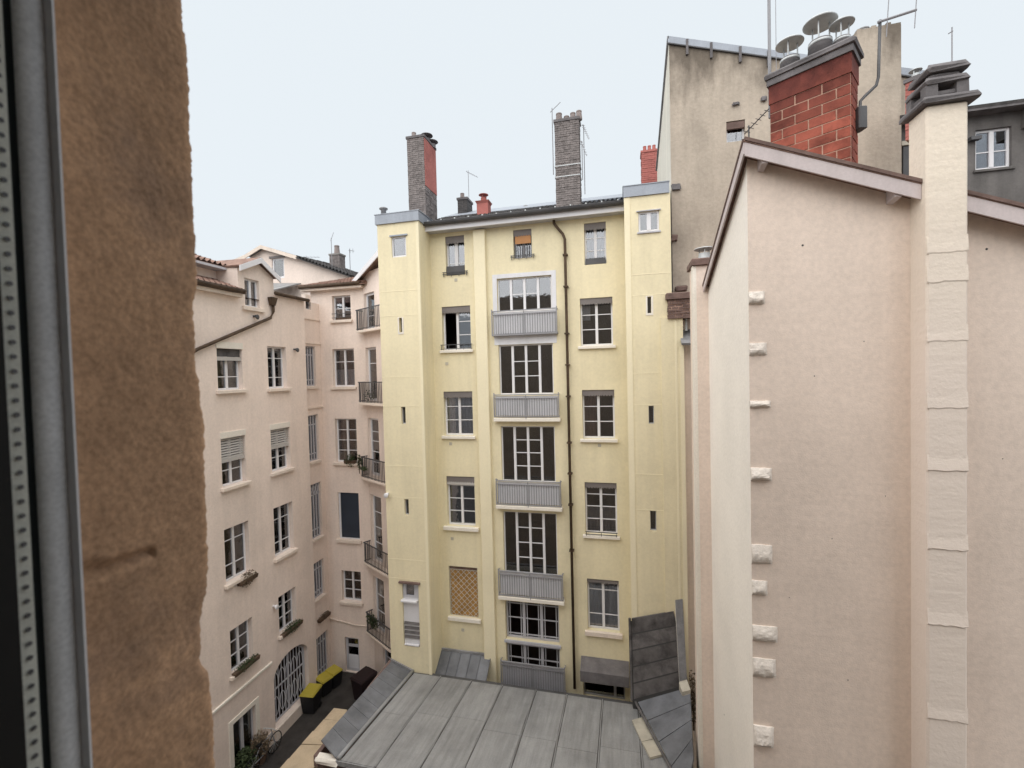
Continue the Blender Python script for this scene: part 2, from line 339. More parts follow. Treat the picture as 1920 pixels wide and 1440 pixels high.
def tile_roof(parent, c, cols, rows, mat, r=.05, name='roof_tiles', pl=W0):
    # barrel-tiled slope: p00->p10 along the eave, p00->p01 up the slope
    c = [Vector(p) for p in c]; m = MB(); nn = (c[1]-c[0]).cross(c[3]-c[0]).normalized()
    if nn.z < 0: nn = -nn
    def B(u, v): return (c[0]*(1-u)+c[1]*u)*(1-v)+(c[3]*(1-u)+c[2]*u)*v
    k = 5
    for j in range(rows):
        for i in range(cols):
            for part in (0, 1):         # cover tile and channel tile
                u0 = (i+(.5 if part else 0))/cols; u1 = u0+.5/cols
                if u1 > 1.001: continue
                lift = .012*random.random(); b = len(m.v)
                for t in range(k+1):
                    u = u0+(u1-u0)*t/k; h = r*math.sin(math.pi*t/k)*(1 if part == 0 else -.6)
                    for v, e in ((j/rows, .022), ((j+1.08)/rows, .0)): m.v.append(B(u, min(v, 1.01))+nn*(h+e+lift))
                for t in range(k): m.f.append((b+2*t, b+2*t+2, b+2*t+3, b+2*t+1))
    m.hexa([p-nn*.08 for p in c]+[p-nn*.035 for p in c])
    return m.build(name, mat, parent, pl, kind='stuff')
def brick_box(parent, pl, s0, s1, y0, y1, z0, z1, bh, bw, mat, mort, single=False, joint=.012, name='brick', wob=.008):
    # a mortared core with courses of bricks standing slightly proud on every side
    MB().box(s0+.012, s1-.012, y0+.012, y1-.012, z0, z1).build('mortar_core', mort, parent, pl)
    allm = MB(); nz = max(1, round((z1-z0)/bh)); bh = (z1-z0)/nz; pieces = []
    for k in range(nz):
        za, zb = z0+k*bh+joint/2, z0+(k+1)*bh-joint/2
        for side in range(4):
            L = (s1-s0) if side in (0, 2) else (y1-y0)
            n = max(1, round(L/bw)); w_ = L/n; o_ = (k % 2)*.5
            cut = sorted({0, L} | {min(L, max(0, (i+o_)*w_)) for i in range(n+1)})
            for a, b in zip(cut, cut[1:]):
                if b-a < .03: continue
                a2, b2 = a+joint/2, b-joint/2; pr = random.uniform(-wob, wob*.6); 
                if side == 0: bx = (s0+a2, s0+b2, y0+pr, y0+.05, za, zb)
                elif side == 2: bx = (s0+a2, s0+b2, y1-.05, y1-pr, za, zb)
                elif side == 1: bx = (s1-.05, s1-pr, y0+max(a2, .051), y0+min(b2, L-.051), za, zb)
                else: bx = (s0+pr, s0+.05, y0+max(a2, .051), y0+min(b2, L-.051), za, zb)
                if bx[1]-bx[0] < .01 or bx[3]-bx[2] < .01: continue
                if single: pieces.append(MB().box(*bx).build(name, mat, parent, pl))
                else: allm.box(*bx)
    if not single: allm.build(name+'work', mat, parent, pl, kind='stuff')
    return pieces
def antenna(base, h, label, boom=(.6, .25, .1), n=5, el=.35, r=.016, tilt=(0, 0), group='rooftop aerials', mat='iron_grey'):
    # mast with a boom and cross elements
    base = Vector(base); t = thing('aerial', base, label, 'aerial', group)
    topp = base+Vector((tilt[0], tilt[1], h)); MB().tube((base, topp), r).build('mast', mat, t)
    b = Vector(boom); s_ = topp-b*.18-Vector((0, 0, .08)); MB().tube((s_, s_+b), r*.75).build('boom', mat, t)
    side = b.cross(Vector((0, 0, 1))).normalized()
    if n:
        for k in range(n):
            p = s_+b*((k+.5)/n); MB().tube((p-side*el*(1-.06*k), p+side*el*(1-.06*k)), r*.45, 5).build('element', mat, t)
    return t
def leaves(n, c, sz, leaf, seed=0, flat=.8):
    rg = random.Random(seed); m = MB()
    for _ in range(n):
        while True:
            p = Vector((rg.uniform(-1, 1), rg.uniform(-1, 1), rg.uniform(-1, 1)))
            if p.length < 1: break
        p = Vector((p.x*sz[0], p.y*sz[1], p.z*sz[2]))*(.5+.5*rg.random()**.5)+Vector(c)
        a = Vector((rg.gauss(0, 1), rg.gauss(0, 1), rg.gauss(0, .6))).normalized(); b = a.cross(Vector((rg.gauss(0, 1), rg.gauss(0, 1), rg.gauss(0, 1)))).normalized()
        l_ = leaf*rg.uniform(.6, 1.3); m.q(p-a*l_, p-b*l_*.45, p+a*l_, p+b*l_*.45)
    return m
# ================================================================ the setting: planes of the courtyard
AY, AL = -.2394, 1.3438
GZ = -13.6                                                   # courtyard ground, camera is on the fourth floor
Y = PL(-1.8, 16.6, AY); TLp = Y.off(1.0); TRp = Y.off(1.0)
L = PL(-9.5, 15.4, AL); Mp = PL(-7.5, 20.4, AY+.0015)
MB().q((-300, -300, GZ), (300, -300, GZ), (300, 300, GZ), (-300, 300, GZ)).build('courtyard_ground', 'asphalt', kind='structure')
def R_(pl, *a): return pl.rect(*a)
# ================================================================ yellow apartment building
yb = thing('yellow_apartment_building', Y.P(3, 0, GZ), 'pale yellow rendered apartment block with five glazed balconies up its middle', 'building')
sTL0, sTL1 = TLp.hit(720, 820)[0], TLp.hit(796, 820)[0]       # left tower
sTR0, sTR1 = TRp.hit(1178, 770)[0], TRp.hit(1263, 770)[0]     # right tower
zE = Y.off(.42).hit(990, 414)[1]                              # underside of the eave
# main wall with its openings
colL = [(835.5, 871, 442, 516), (829, 882.5, 574, 656), (832.5, 886.5, 734, 817), (838, 890.5, 893.5, 987), (842.5, 896, 1063, 1157)]
colR = [(1095.5, 1136.5, 417, 495.5), (1088, 1149, 558, 648), (1092, 1152.5, 731, 823), (1097, 1157, 905, 1003), (1101.5, 1161, 1087, 1184)]
opL = [R_(Y, *c) for c in colL]; opR = [R_(Y, *c) for c in colR]
c0 = R_(Y, 962.5, 997, 430, 484)
cc = [R_(Y, *c) for c in ((930, 1035, 519, 584), (936, 1036, 645, 740), (940, 1040, 799, 905), (944, 1045, 961, 1079), (949.5, 1050, 1131, 1204), (950, 1051, 1209, 1290))]
# the middle column shares one width
ms0 = sum(c[0] for c in cc)/6; ms1 = sum(c[1] for c in cc)/6
cc = [(ms0, ms1, c[2], c[3]) for c in cc]
low = R_(Y, 1094, 1172, 1284, 1312)
sY0, sY1 = sTL1-.3, sTR0+.3
wall_mb(sY0, sY1, GZ, zE+.25, opL+opR+[c0, low]+cc, .24).build('wall', 'yellow_render', yb, Y)
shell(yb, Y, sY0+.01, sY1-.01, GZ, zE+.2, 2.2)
def bars(parent, pl, s0, s1, y, z0, z1, n, r=.011, mat='iron_grey', name='bar'):
    first = None; out_ = []
    for k in range(n):
        s = s0+(s1-s0)*(k+.5)/n
        if first is None: first = MB().box(s-r, s+r, y-r, y+r, z0, z1).build(name, mat, parent, pl); base = s; out_.append(first)
        else: out_.append(inst(first, Matrix.Translation(pl.d*(s-base)) @ WM[first], parent))
    return out_
S = (.09, .10, .11)
# left column
w_ = window(yb, Y, opL[0], rows=(.30,), mull=.13, sill=None, valance=.16, curtain=('curtain_grey', .3, 1))
MB().box(opL[0][0]+.02, opL[0][1]-.02, .02, .10, opL[0][2]+.02, opL[0][2]+.34).build('planter_box', 'iron', w_, Y)
def guard(w, r, h=.34, pr=.03, nb=5, ext=.06):
    s0, s1, z0, z1 = r; m = MB()
    m.box(s0-ext, s1+ext, -pr-.012, -pr+.012, z0+h-.02, z0+h+.004); m.box(s0-ext, s1+ext, -pr-.010, -pr+.010, z0+.03, z0+.05)
    for k in range(nb): s = s0-ext+.04+(s1-s0+2*ext-.08)*k/(nb-1); m.box(s-.009, s+.009, -pr-.009, -pr+.009, z0-.05, z0+h-.021)
    m.build('guard_rail', 'iron', w, Y)
guard(w_, opL[0], .12, .05, 4, .12)
w_ = window(yb, Y, opL[1], omit=(0,), sill=S, valance=.13, label='window with its left sash swung open'); guard(w_, opL[1], .20, .06, 5, .06)
w_ = window(yb, Y, opL[2], sill=S, valance=.12, curtain=('curtain', 0, 1))
w_ = window(yb, Y, opL[3], rows=(.27, .54, .82), sill=(.14, .13, .12), valance=.10)
MB().box(opL[3][0]+.01, opL[3][1]-.01, .04, .10, opL[3][3]-.32, opL[3][3]-.20).build('shutter_bar', 'blind_slat', w_, Y)
r = opL[4]; wp = MB().box(r[0]+.004, r[1]-.004, .12, .16, r[2]+.004, r[3]-.14).build('shutter_panel', 'wood_panel', yb, Y, label='ochre wooden panel behind a diagonal wire lattice')
MB().box(r[0]+.004, r[1]-.004, .08, .16, r[3]-.13, r[3]-.004).build('lintel_box', 'brown_ledge', wp, Y)
MB().bbox(r[0]-.06, r[1]+.10, -.10, .11, r[2]-.13, r[2]-.002, .012).build('sill', 'cream_trim', wp, Y)
g = MB(); W_, H_ = r[1]-r[0], r[3]-.14-r[2]; st = .22; k = -H_
def lat(a, b):                          # clipped diagonal strip
    g.tube((( a[0], .085, a[1]), (b[0], .085, b[1])), .013, 4)
while k < W_:
    x0, x1 = max(0, k), min(W_, k+H_)
    if x1-x0 > .05:
        lat((r[0]+x0, r[2]+x0-k), (r[0]+x1, r[2]+x1-k)); lat((r[1]-x0, r[2]+x0-k), (r[1]-x1, r[2]+x1-k))
    k += st
for a, b in (((r[0], r[2]), (r[1], r[2])), ((r[0], r[3]-.15), (r[1], r[3]-.15)), ((r[0]+.02, r[2]), (r[0]+.02, r[3]-.15)), ((r[1]-.02, r[2]), (r[1]-.02, r[3]-.15))): lat(a, b)
g.build('lattice_grille', 'pale_panel', wp, Y)
# right column
w_ = window(yb, Y, opR[0], rows=(.34, .67), valance=.14, curtain=('curtain_grey', .2, 1))
MB().box(opR[0][0]+.03, opR[0][1]-.03, .03, .12, opR[0][2]+.02, opR[0][2]+.22).build('planter_box', 'iron', w_, Y)
w_ = window(yb, Y, opR[1], sill=S, valance=.11, curtain=('curtain', .55, 1.0, 0.0, .28))
w_ = window(yb, Y, opR[2], sill=S, valance=.10, curtain=('curtain_warm', .0, 1, .0, .42))
w_ = window(yb, Y, opR[3], rows=(.26, .52, .77), sill=S, valance=.09, curtain=('curtain', 0, .52)); guard(w_, opR[3], .13, .10, 3, .0)
w_ = window(yb, Y, opR[4], rows=(.27, .78), sill=(.10, .15, .11), valance=.06, curtain=('curtain', 0, .97), sillmat='pink_trim')
# small attic window with an orange blind
w_ = window(yb, Y, c0, rows=(), mull=.07, mat='iron_grey', valance=.18)
MB().box(c0[0]+.05, c0[1]-.04, .05, .07, c0[2]+.52, c0[3]-.14).build('blind', 'orange_blind', w_, Y)
guard(w_, c0, .10, .06, 4, .10)
m = MB()
for k in range(7): s = c0[0]+.08+(c0[1]-c0[0]-.16)*k/6; m.box(s-.01, s+.01, .02, .04, c0[2]+.06, c0[2]+.50)
m.build('guard_bars', 'iron', w_, Y)
# glazed middle column: four loggia windows, balconies, stair window below
LG = dict(cols=4, colw=(1, 1, 1, 1), mull=.085, th=.045, depth=.10)
def loggia(r, rows, top=.0):
    return window(yb, Y, r, rows=[(), rows, rows, ()], **LG)
surr = .16
def surround(r, t=.26, name='surround'):
    m = MB(); m.box(r[0]-surr, r[0]-.001, -.012, .09, r[2], r[3]+t); m.box(r[1]+.001, r[1]+surr, -.012, .09, r[2], r[3]+t); m.box(r[0]-.001, r[1]+.001, -.013, .09, r[3]+.001, r[3]+t)
    m.build(name, 'offwhite_panel', yb, Y)
loggia(cc[0], (.52,)); surround(cc[0], .15)
w_ = loggia(cc[1], (.36, .67))
loggia(cc[2], (.27, .52, .76)); loggia(cc[3], (.25, .5, .75))
MB().box(cc[1][0]-.14, cc[1][1]+.14, -.014, .09, cc[1][3]+.001, cc[0][2]-.001).build('spandrel_panel', 'offwhite_panel', yb, Y)
for i in (4, 5):
    r = cc[i]; rw = ((.06, .52, .93),)*3 if i == 4 else ((.06, .60, .93),)*3
    w_ = window(yb, Y, r, cols=3, rows=rw, mull=.10, th=.06, munt=.028, mat='gray_paint', panes=False)
    a = r[0]+.063; wd = (r[1]-r[0]-.126-.2)/3; m = MB()
    for k in range(3):
        for f in (.12, .88): s = a+k*(wd+.1)+wd*f; m.box(s-.014, s+.014, .175, .215, r[2]+.07, r[3]-.06)
    m.build('glazing_bars', 'gray_paint', w_, Y)
MB().box(ms0-.05, ms1+.05, -.06, .1, cc[5][3]+.002, cc[4][2]-.002).build('transom', 'gray_paint', yb, Y)
bpx = [((925, 1041), 580, 625, 0), ((929.5, 1044.5), 739, 781, 1), ((934, 1047.5), 902, 947, 1), ((939.5, 1052), 1074, 1120, 1), ((941.5, 1058), 1246, 1294, 0)]
YB = Y.off(.21)
for i, ((x0, x1), y0, y1, sl) in enumerate(bpx):
    s0, s1, z0, z1 = YB.rect(x0, x1, y0, y1)
    s0, s1 = ms0-.17, ms1+.20
    b = MB()
    if sl: b.bbox(s0-.02, s1+.03, -.24, -.002, z0-.17, z0-.05, .015)
    else: b.box(s0, s1, -.23, -.004, z0-.05, z0-.02)
    bo = b.build('balcony', 'cream_trim' if sl else 'iron_grey', yb, Y)
    m = MB(); m.box(s0, s1, -.235, -.185, z1-.035, z1); m.box(s0, s1, -.225, -.195, z1-.15, z1-.125); m.box(s0, s1, -.225, -.195, z0-.015, z0+.012)
    for s in (s0, s1-.03): m.box(s, s+.03, -.238, -.182, z0-.02, z1+.05)
    for s in (s0, s1-.02): m.box(s, s+.02, -.18, 0, z1-.03, z1-.005); m.box(s, s+.02, -.18, 0, z0, z0+.02)
    m.box((s0+s1)/2-.012, (s0+s1)/2+.012, -.242, -.22, z0-.09, z1-.01)
    m.build('railing', 'iron_grey', bo, Y)
    MB().box(s0+.05, s1-.05, -.172, -.160, z0+.03, z1-.06).build('infill_panel', 'offwhite_panel' if i < 4 else 'gray_paint', bo, Y)
    bars(bo, Y, s0+.03, s1-.03, -.21, z0+.012, z1-.125, 26)
# pilaster, tower corner strips, drainpipe
ps0, ps1 = Y.hit(897, 760)[0], Y.hit(919, 760)[0]
MB().bbox(ps0, ps1, -.13, .02, GZ, zE-.02, .02).build('pilaster', 'yellow_trim', yb, Y)
pp = Y.off(.12); a = pp.hit(1042, 405); b = pp.hit(1059, 446); c = pp.hit(1078, 1290)
sp = (pp.hit(1061, 550)[0]+pp.hit(1076, 1200)[0])/2
path = [(sp-.36, .0-.02, zE+.05), (sp-.36, -.02, zE-.08), (sp-.28, -.02, zE-.2), (sp-.06, -.02, b[1]+.12), (sp, -.02, b[1]-.05), (sp, -.02, c[1])]
dp = MB().tube(path, .048, 10).build('drainpipe', 'rust_pipe', yb, pp, smooth=True)
for k in range(9):
    z = b[1]-.6-k*1.25+.2*math.sin(k*2.1); MB().box(sp-.08, sp+.08, -.09, .11, z, z+.045).build('pipe_bracket', 'rust_pipe', dp, pp)
# eave: fascia, gutter, soffit, roof
f0, f1 = sTL1-.05, sTR0+.05
MB().box(f0, f1, -.42, -.385, zE, zE+.24).build('fascia', 'white_paint', yb, Y)
MB().box(f0, f1, -.386, 0, zE+.02, zE+.05).build('soffit', 'gray_paint', yb, Y)
gm = MB(); n = 8
for k in range(n):
    t0, t1 = math.pi+math.pi*k/n, math.pi+math.pi*(k+1)/n; R0 = .10; cy, cz = -.53, zE+.26
    gm.q(*[(s, cy+R0*math.cos(t), cz+R0*math.sin(t)) for s, t in ((f0, t0), (f1, t0), (f1, t1), (f0, t1))])
    gm.q(*[(s, cy+(R0-.012)*math.cos(t), cz+(R0-.012)*math.sin(t)) for s, t in ((f0, t1), (f1, t1), (f1, t0), (f0, t0))])
gm.box(f0, f1, -.64, -.625, cz-.005, cz+.018)
gm.build('gutter', 'iron', yb, Y)
slope = .43
rz = lambda y: zE+.25+(y+.45)*slope
tile_roof(yb, [(f0, -.45, rz(-.45)), (f1, -.45, rz(-.45)), (f1, 1.5, rz(1.5)), (f0, 1.5, rz(1.5))], 44, 7, 'old_tile', .045, pl=Y)
MB().slab([(f0, 1.5, rz(1.5)+.06), (f1, 1.5, rz(1.5)+.06), (f1, 3.4, rz(3.4)+.06), (f0, 3.4, rz(3.4)+.06)], .1).build('upper_roof', 'zinc_blue', yb, Y)
bars(yb, Y, f0, f1, -.62, zE+.275, zE+.315, 14, .02, 'galvanised', 'gutter_clip')
# left tower
zt = (TLp.hit(745, 418)[1])
opT = [R_(TLp, 734, 761.5, 443, 482), R_(TLp, 748.5, 754, 596, 623), R_(TLp, 752.5, 760.5, 763, 795), R_(TLp, 758.5, 766.5, 936, 966), R_(TLp, 755.5, 786, 1094, 1212)]
wall_mb(sTL0, sTL1, GZ, zt+.05, opT, .2).build('tower_wall', 'yellow_render', yb, TLp)
MB().q((sTL1, 0, GZ), (sTL1, 1.0, GZ), (sTL1, 1.0, zt+.05), (sTL1, 0, zt+.05)).q((sTL0, 0, GZ), (sTL0, 3.5, GZ), (sTL0, 3.5, zt+.05), (sTL0, 0, zt+.05)).q((sTL0, 3.5, GZ), (sTL1, 3.5, GZ), (sTL1, 3.5, zt), (sTL0, 3.5, zt)).q((sTL0, 0, zt), (sTL1, 0, zt), (sTL1, 3.5, zt), (sTL0, 3.5, zt)).build('tower_side_wall', 'yellow_render', yb, TLp)
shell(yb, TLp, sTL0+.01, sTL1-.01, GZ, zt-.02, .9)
zp = TLp.hit(745, 400)[1]
m = MB(); m.box(sTL0-.05, sTL1+.05, -.06, -.02, zt, zp); m.box(sTL1+.01, sTL1+.05, -.02, 1.6, zt-.002, zp-.003); m.box(sTL0-.05, sTL0-.01, -.02, 3.5, zt, zp-.002); m.box(sTL0-.07, sTL1+.07, -.075, 3.4, zp, zp+.025)
m.build('parapet', 'zinc_blue', yb, TLp)
w_ = window(yb, TLp, opT[0], cols=1, rows=(), th=.05, depth=.05)
MB().box(opT[0][0]-.05, opT[0][1]+.07, -.05, .04, opT[0][3]+.002, opT[0][3]+.05).build('hood', 'zinc_blue', w_, TLp)
def slit(pl, r, frame=True):
    s0, s1, z0, z1 = r; m = MB(); e = .05
    if frame:
        m.box(s0-e, s0-.001, -.012, .15, z0-e*1.4, z1+.02); m.box(s1+.001, s1+e*1.2, -.012, .15, z0-e*1.4, z1+.02); m.box(s0-.001, s1+.001, -.013, .15, z0-e*1.4, z0-.001); m.box(s0-.001, s1+.001, -.013, .15, z1+.001, z1+.02)
        o = m.build('slit_window', 'cream_trim', yb, pl)
    else:
        m.box(s0+.002, s0+.02, .09, .13, z0+.002, z1-.002); m.box(s1-.02, s1-.002, .09, .13, z0+.002, z1-.002); m.box(s0+.02, s1-.02, .09, .13, z0+.002, z0+.03)
        o = m.build('slit_window', 'gray_paint', yb, pl)
    MB().box(s0+.003, s1-.003, .15, .156, z0+.003, z1-.003).build('pane', 'glass', o, pl)
for i in (1, 2, 3): slit(TLp, opT[i], i == 1)
# service door with louvres at the foot of the tower
s0, s1, z0, z1 = opT[4]; dr = MB().box(s0+.004, s1-.004, .07, .11, z0+.004, z1-.55).build('service_door', 'offwhite_panel', yb, TLp, label='pale service door with four louvres under a small dark pane')
MB().box(s0+.004, s0+.13, .06, .11, z1-.545, z1-.004).box(s1-.2, s1-.004, .06, .11, z1-.545, z1-.004).box(s0+.131, s1-.201, .06, .11, z1-.545, z1-.47).build('door_frame', 'gray_paint', dr, TLp)
MB().box(s0+.131, s1-.201, .10, .106, z1-.469, z1-.004).build('pane', 'glass', dr, TLp)
MB().bbox(s0-.03, s1-.05, -.10, .06, z1-.66, z1-.60, .01).build('ledge', 'white_paint', dr, TLp)
MB().bbox(s0-.10, s1+.08, -.09, .02, z1+.004, z1+.07, .01).build('lintel', 'brown_ledge', dr, TLp)
MB().bbox(s0+.03, s1-.05, -.02, .06, z0+.03, z0+.08, .008).build('threshold', 'white_paint', dr, TLp)
for k in range(4):
    z = z0+.28+k*.165; MB().hexa(((s0+.03, .02, z), (s1-.03, .02, z), (s1-.03, .07, z), (s0+.03, .07, z), (s0+.03, .055, z+.09), (s1-.03, .055, z+.09), (s1-.03, .069, z+.09), (s0+.03, .069, z+.09))).build('louvre', 'zinc_dark', dr, TLp)
def bands(pl, s0, s1, zs, y=-.006):
    for z in zs: MB().box(s0+.01, s1-.01, y, 0, z, z+.02).build('render_band', 'yellow_trim', yb, pl)
bands(TLp, sTL0, sTL1, [TLp.hit(750, q)[1] for q in (546, 592, 707, 762, 874, 933, 1049, 1085)])
MB().box(sTL1-.09, sTL1+.015, -.015, .09, GZ, zt-.002).build('corner_strip', 'yellow_trim', yb, TLp)
# right tower
zt2 = TRp.hit(1215, 366)[1]; zp2 = TRp.hit(1215, 346)[1]
opU = [R_(TRp, 1197, 1236, 396, 434), R_(TRp, 1214, 1221, 556, 587), R_(TRp, 1216, 1226.5, 761, 795), R_(TRp, 1219, 1231, 958, 996)]
wall_mb(sTR0, sTR1, GZ, zt2, opU, .2).build('tower_wall', 'yellow_render', yb, TRp)
MB().q((sTR0, 0, GZ), (sTR0, 1.0, GZ), (sTR0, 1.0, zt2), (sTR0, 0, zt2)).q((sTR0, 1.0, zE), (sTR0, 3.5, zE), (sTR0, 3.5, zt2), (sTR0, 1.0, zt2)).q((sTR0, 0, zt2), (sTR1, 0, zt2), (sTR1, 3.5, zt2), (sTR0, 3.5, zt2)).build('tower_side_wall', 'yellow_render', yb, TRp)
shell(yb, TRp, sTR0+.01, sTR1-.01, GZ, zt2-.02, .9)
MB().box(sTR0-.03, sTR1-.03, -.05, -.01, zt2, zp2).box(sTR0-.03, sTR0+.01, -.01, 3.0, zt2-.002, zp2-.002).box(sTR0-.05, sTR1-.02, -.07, 3, zp2, zp2+.025).build('parapet', 'zinc_blue', yb, TRp)
w_ = window(yb, TRp, opU[0], rows=(), th=.05, mull=.12, depth=.04)
MB().box(opU[0][0]-.06, opU[0][1]+.05, -.06, .03, opU[0][3]+.002, opU[0][3]+.03).build('hood', 'gray_paint', w_, TRp)
MB().box(opU[0][0]-.04, opU[0][1]+.04, -.05, .03, opU[0][2]-.05, opU[0][2]-.004).build('sill', 'gray_paint', w_, TRp)
for i in (1, 2, 3): slit(TRp, opU[i], i == 1)
bands(TRp, sTR0, sTR1, [TRp.hit(1220, q)[1] for q in (514, 553, 700, 759, 890, 957)])
MB().box(sTR0-.015, sTR0+.16, -.02, .1, GZ, zt2-.003).build('corner_strip', 'yellow_trim', yb, TRp)
# lower annex beside the right tower
AX = TRp.off(.06); sA0, sA1 = AX.hit(1262, 850)[0], AX.hit(1284, 850)[0]; zA = AX.hit(1272, 594)[1]
MB().box(sA0-.3, sA1, 0, .9, GZ, zA).build('annex_wall', 'yellow_render', yb, AX)
MB().box(sA1-.10, sA1+.02, -.015, .1, GZ, AX.hit(1280, 650)[1]).build('corner_strip', 'yellow_trim', yb, AX)
MB().box(sA0+.10, sA0+.16, -.012, .0, GZ, zA-.1).build('render_strip', 'yellow_trim', yb, AX)
br = MB().box(sA0-.10, sA1+1.2, -.08, .62, zA-.05, zA+.002).build('brick_parapet', 'brown_ledge', yb, AX)
brick_box(br, AX, sA0-.08, sA1+1.2, -.06, .6, zA+.003, AX.hit(1272, 561.5)[1], .07, .2, 'brown_ledge', 'mortar', joint=.014, wob=.02)
MB().bbox(sA0-.15, sA1+1.2, -.13, .7, AX.hit(1272, 561)[1], AX.hit(1272, 549)[1], .03).build('coping', 'brown_ledge', br, AX)
AR = AX.off(-.45)
MB().box(sA1-.3, sA1+2.5, 0, .5, GZ, zA-.02).build('annex_side_wall', 'pink_render', yb, AR)
a0, a1 = AX.hit(1276, 630)[0], AX.hit(1320, 630)[0]; za = AX.hit(1288, 644)[1]
MB().slab([(a0, -.25, za), (a1, -.25, za), (a1, .5, za+.5), (a0, .5, za+.5)], .07).build('annex_roof', 'lead', yb, AX)
MB().tube([AX.hit(1288, 615)[:1]+(.2, za+.4), AX.hit(1288, 595)[:1]+(.2, za+.95)], .04, 8).build('vent_pipe', 'galvanised', yb, AX)
# hood over the basement opening and the little zinc porch roof
h0, h1, hz0, hz1 = R_(Y.off(.5), 1088, 1180, 1264, 1284)
MB().hexa(((h0, -.5, hz0), (h1, -.5, hz0), (h1, 0, hz0), (h0, 0, hz0), (h0, -.5, hz1), (h1, -.5, hz1), (h1, 0, hz1+.22), (h0, 0, hz1+.22))).build('basement_hood', 'sooty_cement', yb, Y)
w_ = window(yb, Y, low, cols=2, colw=(4, 1), rows=(), mat='gray_paint', th=.04)
q0, q1 = Y.hit(829, 1216)[0], Y.hit(921, 1232)[0]; qz = Y.hit(870, 1222)[1]
po = MB().box(q0+.1, q1-.1, -.88, -.86, GZ, qz-.85).box(q0+.1, q0+.14, -.86, 0, GZ, qz-.85).box(q1-.14, q1-.1, -.86, 0, GZ, qz-.85).build('porch', 'yellow_render', yb, Y)
patch(po, 'roof_sheet', 'zinc_slate', [(q0, -1.05, qz-.75), (q1, -1.05, qz-.75), (q1, -.01, qz), (q0, -.01, qz)], 5, 1, .03, .02, Y)
for k in range(6): s = q0+(q1-q0)*k/5; MB().tube(((s, -1.06, qz-.735), (s, -.02, qz+.018)), .018, 6).build('seam', 'zinc_slate', po, Y)
MB().bbox(q0-.02, q1+.02, -.06, -.002, qz-.02, qz+.07, .01).build('flashing', 'lead', po, Y)
# small marks on the wall: vents under the windows
for px, py in ((855, 525), (838, 682), (845, 832), (848, 1010), (868, 1181), (1124, 835)):
    s, z = Y.hit(px, py); MB().box(s-.055, s+.055, -.012, .0, z-.055, z+.055).build('air_vent', 'pale_panel', yb, Y)
# chimneys of the yellow building
def pots(ch, pl, lst, mat='clay_pot'):
    for s, y, z, h, r in lst: MB().lathe([(r, 0), (r*1.02, h*.1), (r*.82, h*.85), (r*.9, h*.88), (r*.88, h), (r*.6, h), (r*.55, h*.7)], (s, y, z), 12).build('chimney_pot', mat, ch, pl, smooth=False)
def cowl(ch, pl, s, y, z, r, h, mat='galvanised'):
    m = MB(); m.lathe([(r*.75, 0), (r*.7, h*.55), (r*.68, h*.55)], (s, y, z), 14); m.lathe([(r*1.25, h*.85), (r*1.2, h*.9), (r*.4, h), (.01, h*1.02)], (s, y, z), 18)
    for k in range(3): t = k*2.1+.4; m.box(s+r*.66*math.cos(t)-.012, s+r*.66*math.cos(t)+.012, y+r*.66*math.sin(t)-.012, y+r*.66*math.sin(t)+.012, z+h*.3, z+h*.87)
    m.build('cowl', mat, ch, pl)
def chimney(parent, pl, px0, px1, pyt, pyb, depth, bmat='grey_brick', mort='grey_mortar', bh=.075, bw=.24, cap=True, capm='sooty_cement', wob=.012, label=None):
    s0, s1, z0, z1 = pl.rect(px0, px1, pyt, pyb)
    ch = MB().box(s0-.03, s1+.03, -.03, depth+.03, z1-.001, z1+.09).build('chimney', capm, parent, pl, label=label)
    brick_box(ch, pl, s0, s1, 0, depth, z0, z1, bh, bw, bmat, mort, wob=wob)
    return ch, s0, s1, z0, z1+.09
CH = Y.off(-.9)
ch, s0, s1, z0, z1 = chimney(yb, CH, 765, 797, 258, 430, 1.15, label='tall grey brick chimney with pink upper side over the left tower')
MB().box(s1-.01, s1+.018, .02, 1.13, z0+(z1-z0)*.46, z1-.12).build('render_patch', 'red_render', ch, CH)
pots(ch, CH, [(s0+.22, .2, z1, .22, .10), (s0+.30, .62, z1, .3, .09)]); cowl(ch, CH, s0+.50, .8, z1, .2, .42, 'sooty_cement'); cowl(ch, CH, s0+.66, .95, z1-.1, .2, .3, 'sooty_cement')
CH2 = Y.off(-.15)
ch, s0, s1, z0, z1 = chimney(yb, CH2, 1041, 1087, 226, 392, .5, label='tall dark brick chimney strapped with iron bands beside the drainpipe')
pots(ch, CH2, [(s0+.14, .22, z1, .30, .12), (s0+.40, .25, z1-.04, .22, .11), (s0+.62, .25, z1, .26, .11), (s0+.83, .25, z1, .30, .11)])
for f in (.52, .64): z = z0+(z1-z0)*(1-f); MB().box(s0-.02, s1+.02, -.02, .52, z, z+.03).build('iron_band', 'galvanised', ch, CH2)
CH3 = Y.off(-2.6)
ch, s0, s1, z0, z1 = chimney(yb, CH3, 858, 876, 374, 402, .7, 'old_tile'); pots(ch, CH3, [(s0+.12, .3, z1, .28, .1)])
CH4 = Y.off(-.8)
s0, s1, z0, z1 = CH4.rect(894, 915, 376, 415)
ch = MB().box(s0, s1, 0, .4, z0-.3, z1-.1).build('chimney', 'red_render', yb, CH4, label='small pink rendered chimney with a flared cowl')
MB().hexa(((s0, 0, z1-.1), (s1, 0, z1-.1), (s1, .4, z1-.1), (s0, .4, z1-.1), (s0-.05, -.05, z1), (s1+.05, -.05, z1), (s1+.05, .45, z1), (s0-.05, .45, z1))).build('cap', 'red_render', ch, CH4)
cowl(ch, CH4, (s0+s1)/2, .2, z1, .15, .32, 'red_render')
CH5 = Y.off(-5.5)
